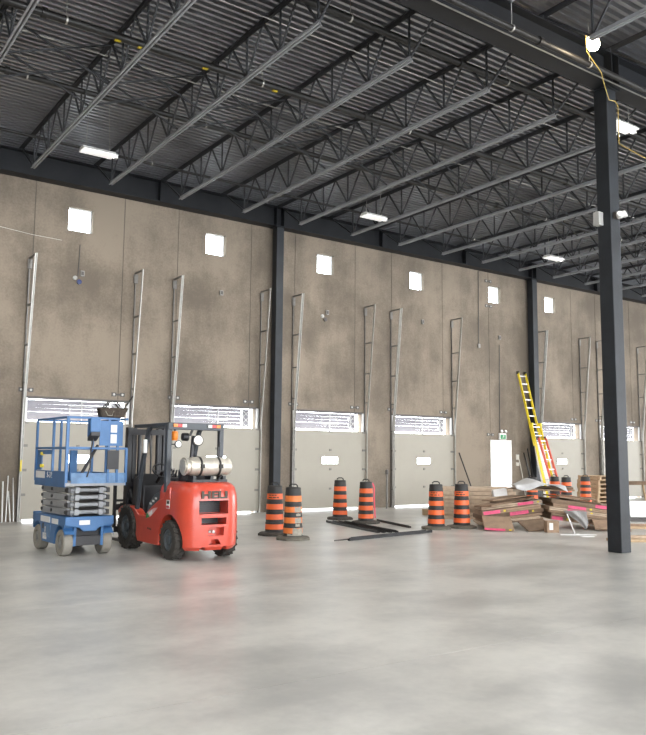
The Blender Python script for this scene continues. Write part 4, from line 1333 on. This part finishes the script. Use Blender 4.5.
def floor_bar(p, q, label, z=0.0, s=0.055):
    p, q = Vector((*p, z)), Vector((*q, z))
    b = MB()
    L = (q - p).length
    b.box(0, L, 0, s, 0, 0.008).box(0, L, 0, 0.008, 0.008, s).box(0, L, s - 0.008, s, 0.008, s * 0.7)
    o = b.build('steel_bar', 'black_bar')
    o.location = p
    o.rotation_euler = (0, 0, math.atan2(q.y - p.y, q.x - p.x))
    tag(o, label, 'steel bar', 'black steel bars on the floor')


floor_bar((11.02, 15.42), (10.40, 12.74), 'black steel bar lying outermost, leading from the third barrel toward the viewer')
floor_bar((11.12, 15.30), (10.52, 12.70), 'black steel bar lying second in the bundle beside the barrels')
floor_bar((11.22, 15.20), (10.66, 12.66), 'black steel bar lying third in the bundle beside the barrels')
floor_bar((11.32, 15.10), (10.80, 12.62), 'black steel bar lying innermost in the bundle beside the barrels')
floor_bar((12.30, 15.10), (11.75, 13.30), 'short black steel bar lying beyond the pink ribbon barrel')
floor_bar((9.00, 11.83), (11.48, 12.26), 'black steel bar lying nearest the viewer across the bundle')
floor_bar((9.12, 11.95), (11.40, 12.36), 'black steel bar lying just behind the nearest one')
th = MB().tube([(8.72, 11.93, 0.012), (9.15, 12.04, 0.012)], 0.011, 8).build('thin_rod', 'dark_box')
tag(th, 'thin rod end sticking out beyond the nearest black bar', 'rod')
rb = MB()
pts = [(11.80, 14.64, 0.94), (11.87, 14.66, 0.84), (11.875, 14.67, 0.60), (11.89, 14.665, 0.35), (11.90, 14.66, 0.12)]
for a, b in zip(pts[:-1], pts[1:]):
    rb.bar(a, b, 0.004, 0.035, (1, 0, 0.2))
ro = rb.build('ribbon', 'ribbon_pink')
tag(ro, 'pink ribbon hanging down the side of a traffic barrel', 'ribbon')

# ------------------------------------------------------------------ neat stack of boards behind the barrels
UR = Vector((math.cos(YAW), -math.sin(YAW), 0))      # along the heap
UW = Vector((math.sin(YAW), math.cos(YAW), 0))       # away from the viewer
base = Vector((14.15, 14.85, 0))
for k in range(8):
    th_ = 0.10
    c = base + UR * (0.95 + random.uniform(-0.06, 0.06)) + UW * (0.45 + random.uniform(-0.03, 0.03))
    o = MB().box(-1.0, 1.0, -0.42, 0.42, 0.006, th_ - 0.002).build('packed_carton', 'cardboard_pale', bevel=0.006)
    o.location = (c.x, c.y, k * th_ - 0.006 * (k == 0))
    o.rotation_euler = (0, 0, -YAW + R(random.uniform(-1.5, 1.5)))
    tag(o, 'long pale flat carton, %s from the floor in the neat stack behind the barrels' % ORD[k], 'carton', 'cartons in the neat stack')
o = MB().box(-0.16, 0.16, -0.1, 0.1, 0, 0.16).build('wood_block', 'lumber', bevel=0.006)
o.location, o.rotation_euler = (14.85, 16.0, 0), (0, 0, R(-30))
tag(o, 'small wooden block on the floor left of the neat carton stack', 'wood block')

# ------------------------------------------------------------------ heap of flattened cartons
P0 = Vector((13.00, 12.28, 0))
HG = 'flattened cartons in the heap'


def carton(s, t, z, L, D, th_, yaw, roll, pitch_, m_, label, pink=None, dot=True):
    """flat folded carton; s along the heap, t away from the viewer, z height of its underside centre"""
    c = P0 + UR * s + UW * t
    o = MB().box(-L / 2, L / 2, -D / 2, D / 2, 0, th_).build('flat_carton', m_, bevel=0.004, seg=1)
    o.location = (c.x, c.y, z)
    o.rotation_euler = (Rm(-math.degrees(YAW), 'Z') @ Rm(roll, 'Y') @ Rm(pitch_, 'X') @ Rm(yaw, 'Z')).to_euler()
    tag(o, label, 'carton', HG)
    # folded layers seen on the edge
    MB().box(-L / 2 + 0.01, L / 2 - 0.01, -D / 2 - 0.004, -D / 2 + 0.02, th_ * 0.45, th_ * 0.55).build('fold_line', 'cardboard_dark', o)
    if pink:
        a, b = pink
        MB().box(-L / 2 + a * L, -L / 2 + b * L, -D / 2 - 0.008, -D / 2 - 0.004, th_ * 0.1, th_ * 0.92).build('pink_label', 'pink_label', o)
        if dot:
            MB().box(-L / 2 + b * L + 0.08, -L / 2 + b * L + 0.13, -D / 2 - 0.008, -D / 2 - 0.004, th_ * 0.3, th_ * 0.75).build('yellow_dot', 'tag_yellow', o)
    return o


kinds = ['cardboard', 'cardboard_dark', 'cardboard', 'cardboard_pale']
tone = {'cardboard': 'brown', 'cardboard_dark': 'dark brown', 'cardboard_pale': 'pale brown'}
where = ('barrel end', 'column end')
# two long sheaves that rise from both ends towards a crest in the middle: (s, t, tilt, layers, base height)
TOPZ = []
PINK = {(0, 4): (0.02, 0.30), (0, 3): (0.45, 0.75), (0, 5): (0.60, 0.86), (1, 0): (0.02, 0.20), (1, 3): (0.30, 0.62), (1, 4): (0.25, 0.55), (1, 5): (0.70, 0.9)}
for q, (s0, t0, roll, n_l, zb) in enumerate(((0.72, 0.85, -7.5, 6, 0.125), (2.22, 0.80, 7.0, 6, 0.125))):
    z = zb
    for k in range(n_l):
        pk = PINK.get((q, k))
        th_ = random.uniform(0.075, 0.095) if pk else random.uniform(0.025, 0.06)
        L = random.uniform(1.28, 1.48)
        D = random.uniform(0.7, 1.2)
        m_ = kinds[(k * 3 + q * 2) % 4]
        lb = '%s flat carton, %s from the floor, %s of the heap' % (tone[m_] + (' pink labelled' if pk else ''), ORD[k], where[q])
        ds = random.uniform(-0.06, 0.06)
        if L / 2 + abs(ds) > 0.74:
            L = 2 * (0.74 - abs(ds))
        carton(s0 + ds, t0 + random.uniform(-0.12, 0.10) + (1.2 - D) * -0.25, z - math.tan(R(roll)) * ds, L, D, th_, random.uniform(-5, 5), roll, 0, m_, lb, pk)
        z += (th_ + 0.005) / math.cos(R(roll))
    TOPZ.append(z)
for q, (s0, t0, roll) in enumerate(((0.72, 0.75, -7.5), (2.22, 0.70, 7.0))):
    for k in range(3):
        ds, yw = ((-0.25, 34), (0.12, -28), (-0.05, 16))[k] if q == 0 else ((0.20, -36), (-0.15, 25), (0.10, -14))[k]
        m_ = kinds[(k + q) % 3]
        carton(s0 + ds, t0 - 0.10 + 0.12 * k, TOPZ[q] - math.tan(R(roll)) * ds, 0.95 - 0.05 * k, 0.55, 0.032, yw, roll, 0, m_, '%s loose carton lying askew on the %s of the heap, %s of three' % (tone[m_], where[q], ('lowest', 'middle', 'uppermost')[k]))
        TOPZ[q] += 0.039
CREST = max(TOPZ) + 0.11
carton(1.50, 0.75, CREST + 0.01, 1.30, 0.72, 0.04, 8, 1.0, 0, 'cardboard', 'brown carton bridging the crest of the heap')
carton(1.72, 0.70, CREST + 0.06, 0.95, 0.55, 0.035, -15, 1.0, 0, 'cardboard_dark', 'dark brown carton topmost on the crest of the heap')
# sheets leaning on the front
carton(0.28, -0.20, 0.115, 0.62, 0.66, 0.06, -6, 0, 18, 'cardboard', 'brown carton flap lying in front of the heap with a pink lower edge', (0.0, 0.7))
carton(1.10, -0.22, 0.10, 0.60, 0.50, 0.035, 14, 0, 20, 'cardboard_dark', 'small dark carton tilted against the front of the heap')
carton(2.78, -0.10, 0.09, 0.75, 0.42, 0.04, -9, 0, 22, 'cardboard', 'long carton tilted against the front of the heap near the lone column')
bx = thing('cardboard_box', 'small brown box with a white label in front of the heap', 'box', (13.74, 11.02, 0), -YAW + R(4))
MB().box(-0.13, 0.13, -0.10, 0.10, 0, 0.24).build('box_body', 'cardboard', bx, bevel=0.006)
MB().box(-0.08, 0.0, -0.104, -0.10, 0.06, 0.20).build('box_label', 'sticker_white', bx)
MB().box(-0.132, 0.132, -0.012, 0.012, 0.24, 0.242).build('box_tape', 'cardboard_pale', bx)
o = MB().box(-0.16, 0.16, -0.10, 0.10, 0, 0.16).build('foam_block', 'white_foam', bevel=0.01)
c = P0 + UR * 0.62 + UW * 1.05
o.location, o.rotation_euler = (c.x, c.y, TOPZ[0] + 0.012), (0, R(-7.5), -YAW)
tag(o, 'white foam block on top of the heap below the bright doorway', 'foam block')


def sheet(s0, t0, z0, fn, nu, nv, label, m_='poly_sheet', thick=0.004):
    b = MB()
    for j in range(nv + 1):
        for i in range(nu + 1):
            s, t, z = fn(i / nu, j / nv)
            p = P0 + UR * (s0 + s) + UW * (t0 + t)
            b.v.append((p.x, p.y, z0 + z))
    for j in range(nv):
        for i in range(nu):
            b.f.append([j * (nu + 1) + i, j * (nu + 1) + i + 1, (j + 1) * (nu + 1) + i + 1, (j + 1) * (nu + 1) + i])
            b.mi.append(0)
    o = b.build('plastic_sheet', m_, smooth=50)
    md = o.modifiers.new('thickness', 'SOLIDIFY')
    md.thickness = thick
    tag(o, label, 'plastic sheet')
    return o


sheet(0.80, 0.20, CREST + 0.125, lambda u, v: (1.15 * u, 0.85 * v, 0.15 * math.exp(-((u - 0.42) / 0.2) ** 2) * (0.5 + 0.5 * v) + 0.012 * math.sin(11 * u + 5 * v) - 0.14 * max(0, 0.2 - v) / 0.2 * (0.5 + 0.5 * math.sin(7 * u))), 22, 14,
      'crumpled pale plastic sheet draped over the top of the carton heap', 'poly_sheet')
sheet(2.02, -0.02, 0.03, lambda u, v: (0.20 + 0.30 * (u - 0.5) * (0.15 + 1.5 * v) - 0.16 * v + 0.03 * math.sin(5 * v), 0.05 * math.sin(8 * u + 2 * v) * (0.3 + v) - 0.10 * (1 - v), 0.40 * v - 0.05 * abs(u - 0.4) * v), 14, 8,
      'grey plastic flap hanging down the front of the heap to the floor', 'poly_grey')
# bits on the floor
for k, (x, yy, a, L, lb) in enumerate(((13.75, 10.35, -32, 0.75, 'thin white strip lying on the floor before the heap'), (13.60, 10.02, -20, 0.28, 'short white scrap on the floor near the lone column'), (13.83, 10.42, 40, 0.10, 'tiny white scrap beside the thin white strip'))):
    o = MB().box(-L / 2, L / 2, -0.03, 0.03, 0, 0.012).build('strip_scrap', 'white_foam')
    o.location, o.rotation_euler = (x, yy, 0), (0, 0, R(a))
    tag(o, lb, 'scrap')
o = MB().tube([(13.86, 10.52, 0.012), (13.80, 10.66, 0.40)], 0.012, 8).build('white_stick', 'white_foam')
tag(o, 'thin white stick leaning on the front of the heap', 'stick')

# ------------------------------------------------------------------ pallets, planks and sheets at the far side


def pallet(parent_loc, rz, label):
    p = thing('wooden_pallet', label, 'pallet', parent_loc, rz, 'stacked wooden pallets')
    for k in range(6):
        MB().box(-0.6, 0.6, -0.50 + k * 0.18, -0.39 + k * 0.18, 0.118, 0.14).build('deck_board', 'lumber', p)
    for k in range(3):
        MB().box(-0.6 + k * 0.555, -0.51 + k * 0.555, -0.5, 0.5, 0.022, 0.118).build('stringer', 'lumber', p)
    for k in range(3):
        MB().box(-0.6, 0.6, -0.5 + k * 0.44, -0.39 + k * 0.44, 0.0, 0.022).build('bottom_board', 'lumber', p)


for k in range(7):
    pallet((23.55 + random.uniform(-0.04, 0.04), 16.75 + random.uniform(-0.04, 0.04), k * 0.1405), R(-12 + random.uniform(-3, 3)), 'wooden pallet, %s from the floor in the stack behind the lone column' % ORD[k])
pl = MB().box(-0.5, 0.5, -0.10, 0.10, 0, 0.14).build('timber_beam', 'cardboard_dark', bevel=0.008)
pl.location, pl.rotation_euler = (26.1, 17.1, 0.62), (0, 0, R(-35))
tag(pl, 'dark brown timber block on trestle legs beyond the lone column', 'timber')
for s in (-1, 1):
    o = MB().bar((26.1 + 0.30 * s, 17.1 - 0.2 * s, 0.0), (26.1 + 0.22 * s, 17.1 - 0.15 * s, 0.62), 0.05, 0.05, (0, 1, 0)).build('trestle', 'lumber')
    tag(o, ('wooden trestle leg under the dark timber, nearer the pallet stack', 'wooden trestle leg under the dark timber, at its far end')[s > 0], 'trestle')
wb = MB().box(-0.42, 0.42, 0, 0.02, 0, 0.48).build('foam_board', 'white_foam', bevel=0.003)
wb.location, wb.rotation_euler = (18.1, 11.55, 0.125), (R(-38), 0, -YAW)
tag(wb, 'white board leaning over dark scraps past the lone column', 'board')
db = MB().box(-0.5, 0.5, -0.2, 0.2, 0, 0.11).build('dark_crate', 'dark_box', bevel=0.01)
db.location, db.rotation_euler = (18.25, 11.95, 0), (0, 0, -YAW)
tag(db, 'low dark crate under the white leaning board', 'crate')
for k, (x, yy, z, a, L, w_, m_, lb) in enumerate(((13.85, 8.85, 0.0, -33, 1.5, 0.30, 'lumber', 'pale plywood board flat on the floor behind the foot of the lone column'),
                                                  (13.95, 8.98, 0.051, -30, 1.2, 0.16, 'cardboard_pale', 'narrow plank lying on the plywood behind the lone column'),
                                                  (16.35, 10.55, 0.0, -30, 0.9, 0.25, 'lumber', 'plank end showing between the heap and the lone column'),
                                                  (16.35, 10.58, 0.051, -38, 0.7, 0.2, 'cardboard', 'short brown plank on top of the plank beside the heap'))):
    o = MB().box(-L / 2, L / 2, -w_ / 2, w_ / 2, 0, 0.05).build('plank', m_, bevel=0.004)
    o.location, o.rotation_euler = (x, yy, z), (0, 0, R(a))
    tag(o, lb, 'plank', 'loose planks near the lone column')
fl = MB().box(-0.6, 0.6, -0.35, 0.35, 0, 0.03).build('foam_board', 'white_foam')
fl.location, fl.rotation_euler = (17.0, 11.15, 0), (0, 0, R(-30))
tag(fl, 'flat white board on the floor at the right edge beyond the column', 'board')
